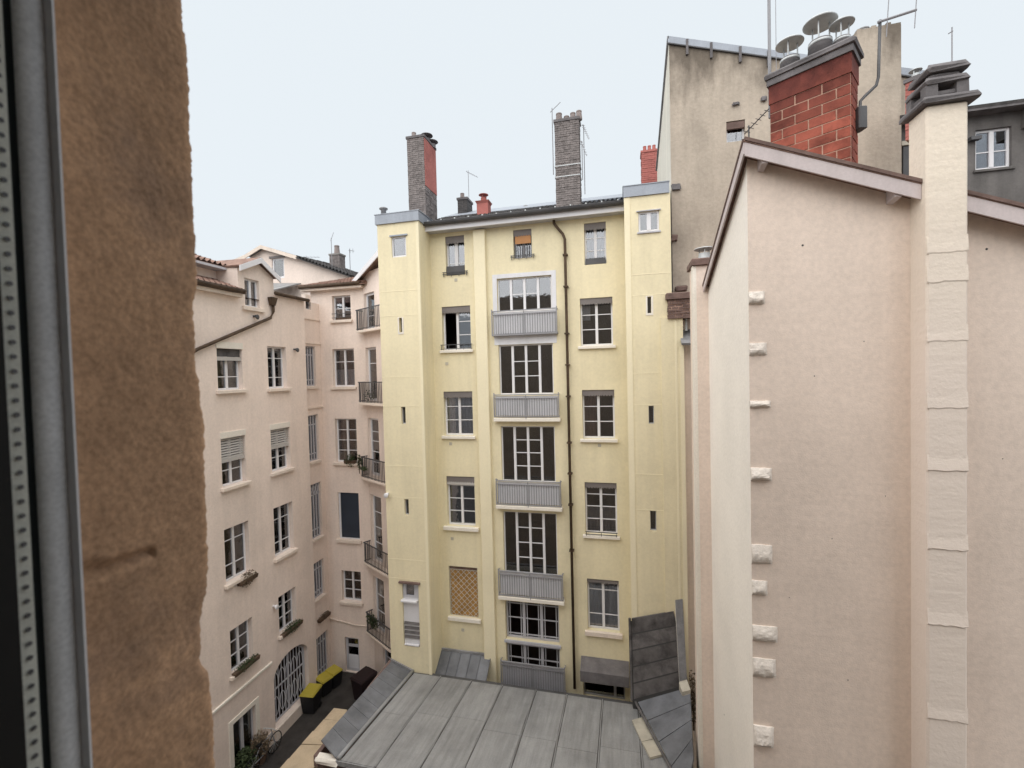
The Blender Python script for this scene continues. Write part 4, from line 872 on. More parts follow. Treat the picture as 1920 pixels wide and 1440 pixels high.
# toothing stones left sticking out along the corner
from mathutils.noise import noise as mathnoise
TS = [(1419, 559, 30, 24), (1421, 655, 34, 24), (1427, 758, 36, 13), (1428, 889, 38, 24), (1428, 1039, 40, 36), (1424, 1102, 30, 28), (1434, 1188, 48, 30), (1432, 1252, 46, 36), (1430, 1380, 42, 40)]
for k, (px, py, w2, h2) in enumerate(TS):
    s0, s1, z0, z1 = PA.rect(1404.5+.003*(py-700), px+w2/2, py-h2/2, py+h2/2); s0 = .0; dp_ = .07+.06*random.random(); m = MB(); rg = random.Random(k)
    nx, nz = 9, 7; idx = {}
    for j in range(nz+1):
        for i in range(nx+1):
            u, v = i/nx, j/nz; e = min(1, 5*u+.55)*min(1, 4.5*(1-u))*min(1, 3.2*v)*min(1, 1.4*(1-v)+.12)
            y = -dp_*max(0, min(1, e))**.55*(.86+.3*mathnoise((u*3.1+k*9, v*2.3, k))+.1*rg.random()); idx[i, j] = len(m.v)
            m.v.append(Vector((s0+(s1-s0)*u+rg.uniform(-.004, .004)*(0 < i), min(-.001, y), z0+(z1-z0)*v+rg.uniform(-.004, .004)+(.018*mathnoise((u*4+k*5, 1.5, k)) if j < 3 else 0))))
    for j in range(nz):
        for i in range(nx): m.f.append((idx[i, j], idx[i+1, j], idx[i+1, j+1], idx[i, j+1]))
    n0 = len(m.v)
    for (i, j) in [(i, 0) for i in range(nx+1)]+[(nx, j) for j in range(1, nz+1)]+[(i, nz) for i in range(nx-1, -1, -1)]+[(0, j) for j in range(nz-1, 0, -1)]:
        p = m.v[idx[i, j]]; m.v.append(Vector((p.x, .02, p.z)))
    ring = [idx[i, j] for (i, j) in [(i, 0) for i in range(nx+1)]+[(nx, j) for j in range(1, nz+1)]+[(i, nz) for i in range(nx-1, -1, -1)]+[(0, j) for j in range(nz-1, 0, -1)]]
    for t in range(len(ring)): u = (t+1) % len(ring); m.f.append((ring[u], ring[t], n0+t, n0+u))
    m.build('toothing_stone', 'toothing_plaster', ph, PA)
# pockmarks and a few old fixing holes in the render
for px, py, rr in ((1505, 460, .018), (1850, 467, .018), (1527, 705, .010), (1620, 640, .008), (1560, 1010, .009), (1660, 930, .008), (1358, 1340, .016), (1480, 1120, .008), (1590, 1275, .010), (1880, 860, .008)):
    pl_ = PB if px < 1400 else PA; s, z = pl_.hit(px, py); m = MB().lathe([(rr, 0), (rr*.8, .003)], (0, 0, 0), 9); [setattr(v, 'xyz', (s+v.x, -.001-v.z, z+v.y)) for v in m.v]; m.build('fixing_hole', 'soot', ph, pl_)
# slim chimney at the far end of the side wall
e_ = PB.P(sBk, 0, 0); PE = PL(e_.x, e_.y, AY); s0 = PE.hit(1306, 900)[0]; zt_ = PE.hit(1320, 497)[1]
sc_ = MB().bbox(s0, .05, -.02, .7, GZ, zt_, .015).build('slim_chimney', 'house_render', ph, PE)
MB().box(s0-.03, s0+.06, -.03, .2, GZ, zt_-.01).build('corner_strip', 'cream_trim', sc_, PE)
rough(MB().bbox(s0-.06, .22, -.10, .8, zt_+.002, zt_+.16, .02), .008).build('cap', 'brown_ledge', sc_, PE)
cowl(sc_, PE, s0+.30, .25, zt_+.16, .20, .34)
# red block chimney rising from that roof
q = at(1443, 200, 10.4); RC = PL(q.x, q.y, rad(-47.0))
s0, s1 = 0, RC.hit(1596, 180)[0]; z1 = RC.hit(1520, 128)[1]; z0 = RC.hit(1520, 330)[1]-.9
rc = rough(MB().bbox(s0-.09, s1+.09, -.09, .75, z1+.13, z1+.24, .03), .012).build('brick_chimney', 'sooty_cement', ph, RC, label='stout red block chimney with pale joints and three round metal cowls')
nb = 17; bh = (z1-.42-z0)/nb*1.0; bh = .215
brick_box(rc, RC, s0, s1, 0, .66, z0, z1-.42, bh, .44, 'red_block', 'mortar', single=True, joint=.026, name='block', wob=.006)
MB().box(s0-.015, s1+.015, -.015, .675, z1-.419, z1-.02).build('corbel_course', 'red_block', rc, RC)
MB().bbox(s0-.05, s1+.05, -.05, .71, z1-.018, z1+.129, .02).build('corbel', 'sooty_cement', rc, RC)
def mushroom(s, y, z, r, h, tilt=0):
    o = MB().lathe([(r*.95, 0), (r*.80, h*.42), (r*.82, h*.44), (r*.82, h*.5), (r*.78, h*.5)], (s, y, z), 20).build('flue_pipe', 'sooty_cement', rc, RC, smooth=True)
    MB().lathe([(r*.835, h*.40), (r*.84, h*.47)], (s, y, z), 20).build('flue_band', 'galvanised', rc, RC, smooth=True)
    d = MB().lathe([(r*1.18, h*.98), (r*1.20, h*1.0), (r*1.1, h*1.04), (r*.5, h*1.14), (.01, h*1.16)], (s, y, z), 28)
    for k in range(3): t = .6+k*2.09; cx, cy = s+r*.66*math.cos(t), y+r*.66*math.sin(t); d.tube(((cx, cy, z+h*.3), (cx, cy, z+h*1.0)), .016, 5)
    d.build('rain_cap', 'galvanised', rc, RC)
mushroom(s0+.32, .33, z1+.24, .235, .68); mushroom(s0+.90, .33, z1+.24, .27, .80); mushroom(s0+1.27, .42, z1+.24, .19, .62)
# ================================================================ dark building at the far right
q = at(1860, 280, 12.5); DB = PL(q.x, q.y, AY)
db = thing('dark_attic_building', DB.P(0, 0, GZ), 'dark sooty building with white framed window at the far right edge', 'building')
dw = R_(DB, 1829, 1897, 240, 316); d0_, d1_ = DB.hit(1690, 300)[0], DB.hit(2050, 300)[0]
zD = DB.hit(1860, 214)[1]
sw_ = R_(DB, 1692, 1709, 275, 330)
wall_mb(d0_, d1_, GZ, zD, [dw], .2).build('wall', 'dark_render', db, DB)
shell(db, DB, d0_, d1_, zD-4, zD-.02, 2)
window(db, DB, dw, rows=(.44,), th=.06, mull=.10, depth=.08, sill=(.06, .07, .06), sillmat='dark_render')
MB().box(d0_-.2, d1_, -.35, .4, zD, zD+.12).build('eave', 'sooty_cement', db, DB)
MB().slab([(d0_-.2, -.38, zD+.13), (d1_, -.38, zD+.13), (d1_, 3, zD+1.3), (d0_-.2, 3, zD+1.3)], .08).build('roof', 'old_tile', db, DB)
MB().box(DB.hit(1905, 250)[0]+.1, DB.hit(1905, 250)[0]+.7, -.6, 0, zD-.5, zD+.25).build('dormer_cheek', 'dark_render', db, DB)
s, z = DB.hit(1820, 262); MB().box(s-.08, s+.16, -.16, -.001, z-.06, z+.03).build('bracket', 'iron', db, DB)
MB().box(sw_[0], sw_[1], -.04, -.001, sw_[2]-.3, sw_[3]).build('shutter', 'iron', db, DB)
MB().box(sw_[0]-.05, sw_[1]+.1, -.08, -.001, sw_[3]+.02, sw_[3]+.14).build('lintel', 'pale_panel', db, DB)
q = at(1700, 200, 11.6); BCp = PL(q.x, q.y, AY-.75)
ch, s0, s1, z0, z1 = chimney(db, BCp, 1697, 1722, 152, 260, .6, 'red_render', 'mortar', .085, .25); cowl(ch, BCp, s0+.15, .2, z1, .11, .25)
# ================================================================ low outbuilding with the grey sheet roof
E0 = TLp.off(.06); kR = .119; zr0 = -10.70
ob = thing('outbuilding', E0.P(2, -2, GZ), 'low outbuilding under a light grey standing seam metal roof', 'outbuilding')
se = [E0.hit(x, y)[0] for x, y in ((775, 1258), (826, 1270), (884, 1283), (942, 1287), (1005, 1300), (1063, 1305), (1130, 1315))]+[6.0, 7.2]
Dn = 4.35
for a, b in zip(se, se[1:]):
    n = 2; cut = random.uniform(.42, .62)
    for v0, v1 in ((0, cut), (cut, 1)):
        MB().slab([(a+.035, -Dn*v0-.004, zr0+kR*Dn*v0), (b-.035, -Dn*v0-.004, zr0+kR*Dn*v0), (b-.035, -Dn*v1+.004, zr0+kR*Dn*v1), (a+.035, -Dn*v1+.004, zr0+kR*Dn*v1)], .03).build('roof_sheet', 'zinc_light', ob, E0)
MB().slab([(se[0], -.0, zr0-.04), (se[-1], 0, zr0-.04), (se[-1], -Dn, zr0-.04+kR*Dn), (se[0], -Dn, zr0-.04+kR*Dn)], .05).build('roof_deck', 'zinc_dark', ob, E0)
for s in se[1:-1]:
    pts_ = [(s+random.uniform(-.012, .012), -Dn*t/8, zr0+.012+kR*Dn*t/8) for t in range(9)]
    MB().tube(pts_, .020, 6).build('standing_seam', 'zinc_light', ob, E0)
MB().box(se[0], se[-1], .01, .14, zr0-.10, zr0-.02).build('gutter', 'iron', ob, E0)
sL = E0.hit(734, 1239)[0]; zl = E0.hit(734, 1239)[1]
rl = MB().tube([(se[0]-.03, -Dn*t/6-.0, zr0+.05+kR*Dn*t/6) for t in range(7)], .055, 8).build('ridge_roll', 'zinc_light', ob, E0, smooth=True)
sn = sL+.16
patch(ob, 'side_sheet', 'zinc_slate', [(sL, -.02, zl), (se[0]-.05, -.02, zr0+.0), (se[0]-.05, -Dn, zr0+kR*Dn), (sn, -Dn+.2, zl+kR*Dn-.06)], 1, 8, .03, .012, E0)
MB().hexa(((sL-.02, -.004, zl-.1), (se[0], -.004, zr0-.1), (se[0], .05, zr0-.1), (sL-.02, .05, zl-.1), (sL-.02, -.004, zl+.06), (se[0], -.004, zr0+.07), (se[0], .05, zr0+.07), (sL-.02, .05, zl+.06))).build('flashing', 'lead', ob, E0)
fw = MB().box(se[0]+.1, 7.2, -Dn+.12, -Dn+.3, GZ, zr0+kR*Dn-.14).box(se[0]+.1, se[0]+.28, -Dn+.3, 0, GZ, zr0-.14).build('wall', 'pink_render', ob, E0)
MB().prism([(se[0]-.1, zr0+kR*Dn-.14), (7.2, zr0+kR*Dn-.14), (7.2, zr0+kR*Dn-.015), (se[0]-.1, zr0+kR*Dn-.015)], -Dn-.03, -Dn+.0).build('fascia', 'zinc_light', ob, E0)
rough(MB().bbox(sn-.04, se[0]-.05, -Dn-.06, -Dn+.18, zr0+kR*Dn-.16, zr0+kR*Dn-.05, .03), .03).build('broken_verge', 'cream_trim', ob, E0)
def roofpt(px, py, lift=.0):
    r = ray(px, py); o = E0.o.dot(E0.i); t = (zr0+lift+kR*o)/(r.z+kR*r.dot(E0.i)); return r*t
MB().slab([roofpt(1185, 1350, .07), roofpt(1210, 1343, .07), roofpt(1233, 1383, .07), roofpt(1203, 1390, .07)], .06).build('skylight', 'pale_panel', ob)
MB().slab([roofpt(1204, 1391, .07), roofpt(1234, 1384, .07), roofpt(1250, 1412, .07), roofpt(1219, 1420, .07)], .06).build('skylight', 'pale_panel', ob)
# ================================================================ dark zinc lean-to against the right tower
ln = thing('zinc_lean_to', TRp.P(TRp.hit(1225, 1200)[0], -1, GZ), 'steep lean-to roof of dark weathered zinc sheets beside the basement opening', 'lean-to')
T0 = TRp.off(.09); U0 = T0.P(T0.hit(1183, 1159)[0], 0, T0.hit(1183, 1159)[1]); U1 = T0.P(T0.hit(1264, 1145)[0], 0, T0.hit(1264, 1145)[1])
T1 = TRp.off(.28); V0 = T1.P(T1.hit(1187, 1313)[0], 0, T1.hit(1187, 1313)[1]); V1 = T1.P(T1.hit(1292, 1284)[0], 0, T1.hit(1292, 1284)[1])
patch(ln, 'roof_sheet', 'zinc_dark', [V0, V1, U1, U0], 1, 5, .05, .05)
V0b = V0+Vector((0, 0, -.02))
Q0 = atz(1286, 1490, -10.30); Q1 = atz(1300, 1422, -10.1)
V0c = atz(1194, 1316, V0.z-.05); V1c = V1+Vector((.03, -.03, -.03))
patch(ln, 'roof_sheet', 'zinc_slate', [Q0, Q1, V1c, V0c], 1, 4, .05, .03)
for p, q_ in ((U0, V0), (V0c, Q0)): MB().tube((p+Vector((-.04, 0, .0)), q_+Vector((-.04, 0, .0))), .04, 6).build('edge_roll', 'zinc_dark', ln)
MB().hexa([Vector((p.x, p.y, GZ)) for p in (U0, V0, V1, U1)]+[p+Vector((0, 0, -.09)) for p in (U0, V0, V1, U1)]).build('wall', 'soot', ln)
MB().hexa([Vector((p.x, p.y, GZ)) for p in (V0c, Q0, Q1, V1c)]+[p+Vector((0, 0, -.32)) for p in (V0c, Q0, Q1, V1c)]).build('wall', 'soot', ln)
# raking upstand beside it
k0 = T0.P(T0.hit(1266, 1128)[0], 0, T0.hit(1266, 1128)[1]); k1 = T0.P(T0.hit(1280, 1126)[0], 0, T0.hit(1280, 1126)[1])
j0 = T1.P(T1.hit(1274, 1278)[0], 0, T1.hit(1274, 1278)[1]); j1 = T1.P(T1.hit(1288, 1274)[0], 0, T1.hit(1288, 1274)[1])
dn = Vector((0, 0, -1.2))
up = MB().hexa([j0+dn, j1+dn, k1+dn, k0+dn, j0, j1, k1, k0]).build('upstand', 'cream_trim', ln)
MB().hexa([p+Vector((0, 0, .004)) for p in (j0, j1, k1, k0)]+[p+Vector((0, 0, .05)) for p in (j0, j1, k1, k0)]).build('lead_cap', 'lead', up)
MB().hexa([j0+Vector((-.02, -.28, -.30)), j1+Vector((.0, -.28, -.30)), j1+Vector((0, -.01, -.30)), j0+Vector((-.02, -.01, -.30)), j0+Vector((-.02, -.28, -.12)), j1+Vector((0, -.28, -.12)), j1+Vector((0, -.01, -.02)), j0+Vector((-.02, -.01, -.02))]).build('foot_block', 'pale_panel', up)
q = at(1300, 1310, (V1.y+.2)); cl = leaves(500, (0, 0, 0), (.14, .5, .9), .05, 5)
iv = thing('creeper', (q.x, q.y, q.z-1.0), 'dark brownish creeper in the gap beside the zinc lean-to', 'creeper')
for v in cl.v: v += q
cl.build('foliage', 'leaf_dry', iv, kind='stuff'); MB().tube((q+Vector((0, 0, -1)), q+Vector((.03, .05, .2))), .03, 6).build('stem', 'planter', iv)
# ================================================================ courtyard wall
cw = thing('courtyard_wall', E0.P(-3.2, -2, GZ), 'tan stone courtyard wall running beside the metal roofed outbuilding', 'wall')
a, b, c, d = [atz(x, y, -11.0) for x, y in ((525, 1440), (588, 1440), (651, 1330), (627, 1327))]
a2 = d+(a-d)*1.5; b2 = c+(b-c)*1.5
dz = Vector((0, 0, -.14))
MB().hexa([Vector((p.x, p.y, GZ)) for p in (a2, b2, c, d)]+[p+dz for p in (a2, b2, c, d)]).build('wall', 'pink_stone', cw)
nst = 7
for k in range(nst):
    u0, u1 = k/nst+.003, (k+1)/nst-.003; L_ = lambda u: (a2*(1-u)+d*u, b2*(1-u)+c*u); p0, p1 = L_(u0); p2, p3 = L_(u1); zj = Vector((0, 0, random.uniform(-.012, .012)))
    rough(MB().hexa([p+dz*.98+zj for p in (p0, p1, p3, p2)]+[p+zj for p in (p0, p1, p3, p2)]), .008).build('coping_stone', 'coping', cw)
zN = -10.66; n0 = sL-.10; n1 = sL-.34
MB().box(n1+.02, n0-.02, -2.4, 1.5, GZ, zN-.1).build('wall', 'pink_stone', cw, E0)
for k in range(6):
    y0_ = -2.4+3.9*k/6; rough(MB().bbox(n1, n0, y0_+.006, y0_+.644, zN-.1, zN+random.uniform(-.015, .015), .015), .006).build('coping_stone', 'pink_stone', cw, E0)
MB().box(n0, sL+.02, -Dn+.2, .3, zl-.32, zl-.02).build('gutter_board', 'brown_ledge', cw, E0)
# ================================================================ own window: stone reveal, casement edge, room, wall
q = at(130, 720, .74); J = PL(q.x, q.y, AY+math.pi/2)           # reveal plane; s runs outwards
sw = thing('stone_window_reveal', J.P(.1, .1, -1.3), 'rough brown stone reveal of the open window at the left', 'window reveal')
edge = [(-300, 335), (0, 345), (50, 347), (85, 353), (180, 357), (250, 360), (300, 365), (370, 367), (470, 372), (540, 373), (572, 366), (620, 370), (690, 371), (715, 378), (760, 381), (800, 387), (870, 388), (930, 390), (1000, 394), (1060, 397), (1110, 394), (1132, 386), (1170, 383), (1235, 381), (1248, 386), (1256, 396), (1300, 401), (1350, 407), (1440, 409), (1800, 425)]
from mathutils import noise as mn
def ex(y):
    for (a, b), (c, d) in zip(edge, edge[1:]):
        if a <= y <= c: return b+(d-b)*(y-a)/(c-a)
    return edge[-1][1]
gk0, gk1 = J.hit(150, 1082), J.hit(292, 1036); gkl = math.hypot(gk1[0]-gk0[0], gk1[1]-gk0[1]); gkd = ((gk1[0]-gk0[0])/gkl, (gk1[1]-gk0[1])/gkl)
m = MB(); NR, NC = 520, 90; rows_ = []
for r in range(NR+1):
    py = -280+(1780+280)*r/NR; px = ex(py)+2.0*mn.noise((py*.045, 3.1, 0))+2.2*mn.noise((py*.13, 7.7, 0))+1.6*mn.noise((py*.37, 1.7, 0))
    se_, zz = J.hit(px, py); row = []
    for c in range(NC+1):
        u = c/NC; s = -.06+(se_+.06)*min(1, u*1.12)
        over = max(0, u*1.12-1)/.12
        y = .006*mn.noise((s*7, zz*4, 1.3))+.002*mn.noise((s*30, zz*22, 4))+.0012*mn.noise((s*90, zz*80, 9))
        gs_, gz_ = s-gk0[0], zz-gk0[1]; gu = (gs_*gkd[0]+gz_*gkd[1])/gkl; gd = gs_*-gkd[1]+gz_*gkd[0]
        if -.1 < gu < 1: y += .014*max(0, 1-abs(gd-.006*mn.noise((gu*4, 0, 0)))/(.012+.012*(1-gu)))
        y += .008*max(0, (min(1, u*1.12)-.93)/.07)**2 + over*.26
        s2 = s-over*(.012+.01*mn.noise((over*3, zz*12, 2)))
        row.append(len(m.v)); m.v.append(Vector((s2, y, zz)))
    rows_.append(row)
for a, b in zip(rows_, rows_[1:]):
    for c in range(NC): m.f.append((a[c], b[c], b[c+1], a[c+1]))
m.build('stone_face', 'stone_jamb', sw, J, smooth=True)
cs = thing('window_casement', (q.x-.1, q.y-.15, -1.3), 'blurred grey window casement edge with a pale perforated strip at far left', 'window frame')
q2 = J.P(0, -.035, 0); FJ = PL(q2.x, q2.y, J.a); fx = lambda x: FJ.hit(x, 720)[0]
def extr(prof_, name, mat, smooth=True):
    m = MB(); n = len(prof_)
    for z in (-1.3, 1.3): m.v += [Vector((a, b, z)) for a, b in prof_]
    for k in range(n-1): m.f.append((k, k+1, n+k+1, n+k))
    return m.build(name, mat, cs, FJ, smooth)
a, b = fx(76), fx(139); R1 = (b-a)/2
extr([((a+b)/2-R1*math.cos(t), .02-min(.045, R1*.8)*math.sin(t)) for t in [math.pi*k/14 for k in range(15)]]+[(b, .03)], 'grey_profile', 'pvc_grey')
MB().box(fx(122), fx(127), -.012, .02, -1.3, 1.3).build('profile_highlight', 'offwhite_panel', cs, FJ)  # pale strip standing in for the highlight along the profile's right edge
extr([(fx(44), .015), (fx(50), .03), (fx(70), .032), (fx(80), .02)], 'gasket', 'gasket')
stp = MB(); s0, s1 = fx(9), fx(47)
extr([(s0, .02), (s0+.003, .004), (s1-.003, .0), (s1, .012)], 'perforated_strip', 'perforated_strip', False)
hl = MB()
for k in range(120):
    z = -1.25+k*.0208; cx = s0+(s1-s0)*.52; hl.lathe([(.0036, 0), (.0036, .0012)], (0, 0, 0), 8)
    for v in hl.v[-16:]: v.x, v.y, v.z = cx+v.x, .0012-v.z, z+v.y
hl.build('perforation', 'iron', cs, FJ, kind='stuff')
MB().box(fx(-260), fx(8), -.004, .05, -1.3, 1.3).build('seal', 'black', cs, FJ)
# the wall this window sits in, and the room behind it
o_ = J.P(J.hit(375, 720)[0]-.03, .02, 0); OW = PL(o_.x, o_.y, AY)
m = MB()
m.box(-9, -.20, .0, .5, GZ, 5.2); m.box(2.6, 9.5, 0, .5, GZ, 5.2); m.box(-.20, 2.6, .0, .5, 1.35, 5.2); m.box(-.20, 2.6, 0, .5, GZ, -1.35)
for v in m.v: v.y = -v.y+0.0
for v in m.v: v.y += .0
m.build('house_wall', 'own_wall', None, OW, kind='structure')
m = MB(); x0, x1, y0, y1, z0, z1 = -2.2, 3.4, -4.5, -.52, -1.6, 1.6
m.q((x0, y0, z0), (x1, y0, z0), (x1, y0, z1), (x0, y0, z1)); m.q((x0, y0, z0), (x0, y1, z0), (x0, y1, z1), (x0, y0, z1)); m.q((x1, y0, z0), (x1, y1, z0), (x1, y1, z1), (x1, y0, z1))
m.q((x0, y0, z0), (x1, y0, z0), (x1, y1, z0), (x0, y1, z0)); m.q((x0, y0, z1), (x1, y0, z1), (x1, y1, z1), (x0, y1, z1))
m.build('room_interior', 'room', None, OW, kind='structure')
# ================================================================ wheelie bins
def wheelie(px, py, lidmat, label, rot, sc=1.0, body='bin_black'):
    p = atz(px, py, GZ+1.05*sc); t = thing('wheelie_bin', (p.x, p.y, GZ), label, 'bin', 'wheelie bins in the courtyard')
    B_ = PL(p.x, p.y, rot); w1, d1_, h = .36*sc, .40*sc, .98*sc
    MB().hexa(((-w1*.8, -d1_*.75, GZ+.06), (w1*.8, -d1_*.75, GZ+.06), (w1*.8, d1_*.7, GZ+.06), (-w1*.8, d1_*.7, GZ+.06), (-w1, -d1_, GZ+h), (w1, -d1_, GZ+h), (w1, d1_, GZ+h), (-w1, d1_, GZ+h))).build('body', body, t, B_)
    MB().hexa(((-w1*1.06, -d1_*1.08, GZ+h), (w1*1.06, -d1_*1.08, GZ+h), (w1*1.06, d1_*1.05, GZ+h+.03), (-w1*1.06, d1_*1.05, GZ+h+.03), (-w1*.92, -d1_*.95, GZ+h+.06), (w1*.92, -d1_*.95, GZ+h+.06), (w1*.92, d1_*.95, GZ+h+.10), (-w1*.92, d1_*.95, GZ+h+.10))).build('lid', lidmat, t, B_)
    MB().tube(((-w1*.8, d1_*1.12, GZ+h+.02), (w1*.8, d1_*1.12, GZ+h+.02)), .02, 6).build('handle', body, t, B_)
    for s in (-w1*.75, w1*.75): m = MB().lathe([(.1, -.03), (.1, .03)], (0, 0, 0), 14); [setattr(v, 'xyz', (s+v.z, d1_*.7+v.x, GZ+.1+v.y)) for v in m.v]; m.build('wheel', 'black', t, B_)
wheelie(583, 1293, 'bin_yellow', 'black wheelie bin with yellow lid, nearest to the arched gateway', AY+.1, .82)
wheelie(607, 1270, 'bin_yellow', 'yellow lidded black bin just behind the nearest one', AL-.3, .68)
wheelie(626, 1256, 'bin_yellow', 'yellow lidded black bin farthest back beside the stair window', AL-.3, .68)
wheelie(682, 1264, 'bin_maroon', 'dark maroon wheelie bin partly hidden by the courtyard wall', AY-.35, 1.0, 'bin_maroon')
# ================================================================ window boxes and plants
def wbox(pl, px0, px1, py, label, n=160, h=.16, seed=1, mat='leaf_dry', box='planter'):
    s0, z = pl.hit(px0, py)[0], pl.hit((px0+px1)/2, py)[1]; s1 = pl.hit(px1, py)[0]
    t = thing('window_box', pl.P((s0+s1)/2, -.12, z), label, 'window box', 'planted window boxes')
    MB().hexa(((s0+.02, -.15, z), (s1-.02, -.15, z), (s1-.02, -.02, z), (s0+.02, -.02, z), (s0, -.17, z+.13), (s1, -.17, z+.13), (s1, -.01, z+.13), (s0, -.01, z+.13))).build('trough', box, t, pl)
    leaves(n, ((s0+s1)/2, -.09, z+.12), ((s1-s0)*.55, .15, h), .035, seed).build('foliage', mat, t, pl, kind='stuff')
wbox(L, 443, 478, 1090, 'straggly dry window box hanging below the tall third floor window', 700, .30, 2)
wbox(L, 433, 482, 1252, 'long brown window box under the lower left window above the door', 600, .20, 3, 'leaf')
wbox(L, 524, 563, 1182, 'window box with pale flowers next to the gateway arch', 650, .24, 4, 'leaf')
wbox(L2, 594, 615, 1160, 'brown planter on the recessed stair wall', 300, .16, 5)
wbox(Mp, 648, 670, 868, 'dark green window box on the sill of the window facing the camera', 420, .34, 6, 'leaf')
s, z = Np.hit(690, 872); t = thing('balcony_plant', Np.P(.1, -.35, z-.1), 'bushy dark plant sticking out over a bay balcony rail', 'plant')
leaves(260, (.0, -.40, z+.2), (.13, .14, .42), .04, 9).build('foliage', 'leaf', t, Np, kind='stuff'); leaves(160, (.3, -.38, z-.05), (.4, .12, .12), .04, 10).build('trailing_foliage', 'leaf', t, Np, kind='stuff'); MB().tube(((0, -.42, z-.3), (0.02, -.42, z+.5)), .02, 5).build('stem', 'planter', t, Np)
s, z = Np.hit(700, 1165); t = thing('balcony_plant', Np.P(.5, -.3, z), 'dark foliage filling the lowest bay balcony', 'plant')
leaves(420, (.55, -.32, z+.35), (.6, .12, .35), .05, 19).build('foliage', 'leaf', t, Np, kind='stuff'); MB().tube(((.5, -.3, z), (.52, -.3, z+.5)), .02, 5).build('stem', 'planter', t, Np)
def shrub(px, py, zc, sz, label, seed, n=900, mat='leaf'):
    p = atz(px, py, zc); t = thing('shrub', (p.x, p.y, GZ), label, 'shrub', 'shrubs by the courtyard door'); rg = random.Random(seed)
    leaves(n, (p.x, p.y, zc), sz, .06, seed).build('foliage', mat, t, kind='stuff')
    MB().lathe([(.16, 0), (.22, .3), (.2, .3)], (p.x, p.y, GZ+.005), 12).build('pot', 'planter', t)
    for k in range(5): a = rg.uniform(0, 6.3); MB().tube(((p.x, p.y, GZ+.28), (p.x+.15*math.cos(a), p.y+.15*math.sin(a), zc), (p.x+sz[0]*.7*math.cos(a), p.y+sz[1]*.7*math.sin(a), zc+sz[2]*.8)), .014, 5, .005).build('stem', 'planter', t)
shrub(455, 1425, GZ+.55, (.5, .5, .45), 'dark leafy potted shrub in front of the courtyard door', 31, 1100)
shrub(487, 1398, GZ+.6, (.38, .42, .5), 'taller twiggy potted shrub on the gateway side of the courtyard door', 32, 700, 'leaf_dry')
shrub(425, 1440, GZ+.45, (.4, .4, .4), 'low potted shrub nearest to the stone window reveal', 33, 700)
# a bicycle leaning among the shrubs
p = atz(508, 1405, GZ+.5); bk = thing('bicycle', (p.x, p.y, GZ), 'old bicycle leaning by the wall next to the potted shrubs', 'bicycle'); K = PL(p.x-.25, p.y, AL)
for s in (-.52, .52):
    wl = MB().tube([(s+.33*math.cos(2*math.pi*k/20), 0, GZ+.345+.33*math.sin(2*math.pi*k/20)) for k in range(21)], .018, 5).build('wheel', 'black', bk, K)
    for k in range(6): MB().tube(((s+.32*math.cos(k*math.pi/6), 0, GZ+.345+.32*math.sin(k*math.pi/6)), (s-.32*math.cos(k*math.pi/6), 0, GZ+.345-.32*math.sin(k*math.pi/6))), .004, 4).build('spoke', 'galvanised', wl, K)
m = MB()
for a, b in (((-.52, .345), (-.15, .75)), ((-.15, .80), (.05, .32)), ((-.52, .345), (.05, .32)), ((-.15, .73), (.38, .80)), ((.05, .32), (.40, .74)), ((.52, .345), (.36, .95))): m.tube(((a[0], 0, GZ+a[1]), (b[0], 0, GZ+b[1])), .018, 6)
m.build('frame', 'iron_grey', bk, K); MB().tube(((.30, -.26, GZ+.99), (.36, -.1, GZ+.97), (.36, .1, GZ+.97), (.30, .26, GZ+.99)), .014, 6).build('handlebar', 'galvanised', bk, K)
MB().hexa(((-.28, -.07, GZ+.80), (-.02, -.03, GZ+.80), (-.02, .03, GZ+.80), (-.28, .07, GZ+.80), (-.27, -.06, GZ+.86), (-.03, -.02, GZ+.85), (-.03, .02, GZ+.85), (-.27, .06, GZ+.86))).build('saddle', 'black', bk, K)
# ================================================================ wall lamps
for pl, px, py, lab in ((TLp, 728, 925, 'small white floodlight on the left tower of the yellow block'), (L, 512, 1136, 'small white floodlight on the cream wall above the gateway'), (L, 475, 593, 'round dark vent fitting beneath the dormer window'), (L, 551, 655, 'little iron hook on the wall beside the upper corner window')):
    s, z = pl.hit(px, py); nm, ct = ('wall_lamp', 'lamp') if 'floodlight' in lab else ('wall_vent', 'vent') if 'vent' in lab else ('wall_hook', 'hook')
    t = thing(nm, pl.P(s, 0, z), lab, ct, 'small wall fittings'); mt = 'white_paint' if py > 900 else 'iron'
    MB().box(s-.03, s+.03, -.06, -.001, z-.03, z+.03).build('mount', mt, t, pl)
    m = MB().lathe([(.03, 0), (.06, .04), (.09, .12), (.08, .13)], (0, 0, 0), 12); [setattr(v, 'xyz', (s+v.x, -.06-v.z, z+v.y-.3*v.z)) for v in m.v]; m.build({'wall_lamp': 'lamp_head', 'wall_vent': 'vent_cover', 'wall_hook': 'hook_eye'}[nm], mt, t, pl, smooth=True)
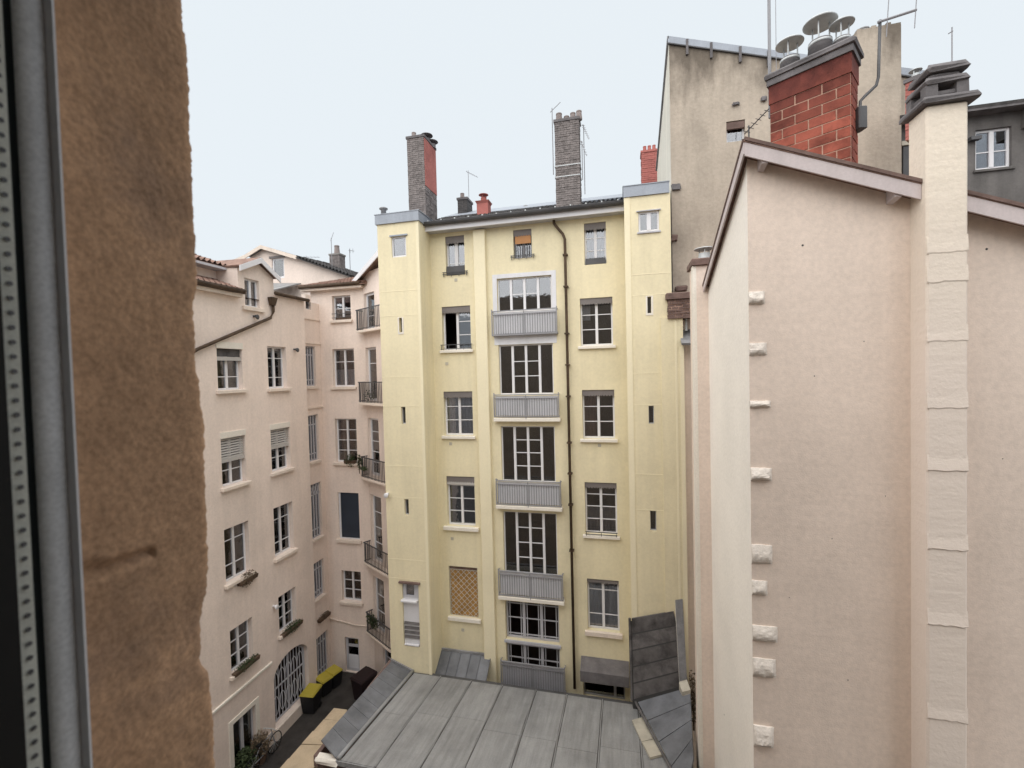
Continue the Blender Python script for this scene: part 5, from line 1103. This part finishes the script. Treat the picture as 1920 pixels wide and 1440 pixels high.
# ================================================================ aerials
b_ = CH2.hit(1038, 325); antenna(CH2.P(b_[0]-.02, .1, b_[1]), CH2.hit(1033, 200)[1]-b_[1], 'thin aerial mast on the left side of the tall dark chimney', (.35, -.1, .28), 0, 0)
b_ = CH2.hit(1096, 360); antenna(CH2.P(b_[0], .2, b_[1]), CH2.hit(1094, 228)[1]-b_[1], 'tall aerial on the right of the tall dark chimney', (.12, -.5, -.75), 7, .07, .014)
b_ = CH2.hit(1092, 335); antenna(CH2.P(b_[0], .1, b_[1]), CH2.hit(1090, 262)[1]-b_[1], 'shorter aerial close against the right of the tall dark chimney', (.12, -.4, -.7), 6, .06, .014)
b_ = CH3.hit(875, 375); antenna(CH3.P(b_[0], .3, b_[1]-.4), CH3.hit(874, 314)[1]-b_[1]+.4, 'thin aerial rising beside the small dark chimney', (.5, -.1, -.3), 5, .12, .012)
p = GHp.off(-1.2); b_ = p.hit(622, 480); antenna(p.P(b_[0], 0, b_[1]-.8), p.hit(622, 446)[1]-b_[1]+.8, 'forked aerial above the gabled house chimney', (.15, .1, .5), 0, 0, .018)
p = GHp.off(-2); b_ = p.hit(657, 515); antenna(p.P(b_[0], 0, b_[1]-.5), p.hit(656, 467)[1]-b_[1]+.5, 'plain upright aerial right of the gabled house chimney', (.3, .1, -.02), 2, .5, .02)
p = GHp; b_ = p.hit(551, 485); antenna(p.P(b_[0], 1, b_[1]-.4), p.hit(551, 471)[1]-b_[1]+.4, 'flat spread aerial on the ridge of the gabled house', (.9, .1, .0), 5, .2, .014)
q = at(1443, 125, 10.9); antenna((q.x, q.y, q.z-1.2), 4.0, 'tall thick mast rising at the left of the red block chimney', (.02, .3, .1), 0, 0, .035, group=None, mat='iron_grey')
q = at(1455, 80, 12); antenna((q.x, q.y, q.z-1.5), 4.5, 'hair thin rod just right of the tall thick mast', (.02, .2, .05), 0, 0, .008, group=None)
q = at(1404, 240, 9.4); antenna((q.x, q.y, q.z-.7), .75, 'small fishbone aerial standing at the peak of the pink house roof', (.22, -.5, .22), 6, .10, .014, mat='iron')
# bent-pipe aerial clamped to the red chimney
D_ = 9.6; pp_ = [at(1612, 235, D_), at(1613, 190, D_), at(1622, 180, D_), at(1643, 160, D_), at(1647, 145, D_), at(1650, 38, D_)]
t = thing('bent_pole_aerial', pp_[0], 'aerial on a bent pole clamped to the right side of the red chimney', 'aerial')
MB().tube(pp_, .03, 8).build('mast', 'iron', t, smooth=True)
e0, e1 = at(1645, 42, D_), at(1719, 18, D_-.3); MB().tube((e0, e1), .026, 6).build('boom', 'iron_grey', t)
for f in (.27, .98): p = e0+(e1-e0)*f; MB().tube((p+Vector((-.03, 0, -.36)), p+Vector((.03, 0, .5))), .009, 5).build('element', 'iron_grey', t)
MB().bbox(pp_[0].x-.1, pp_[0].x+.08, pp_[0].y-.12, pp_[0].y+.12, pp_[0].z-.1, pp_[0].z+.35, .02).build('clamp', 'iron', t)
q = at(1785, 105, 9); antenna((q.x, q.y, q.z-.3), .85, 'short rod aerial above the slab cap of the cream chimney breast', (.01, .1, .02), 0, 0, .012, group=None)
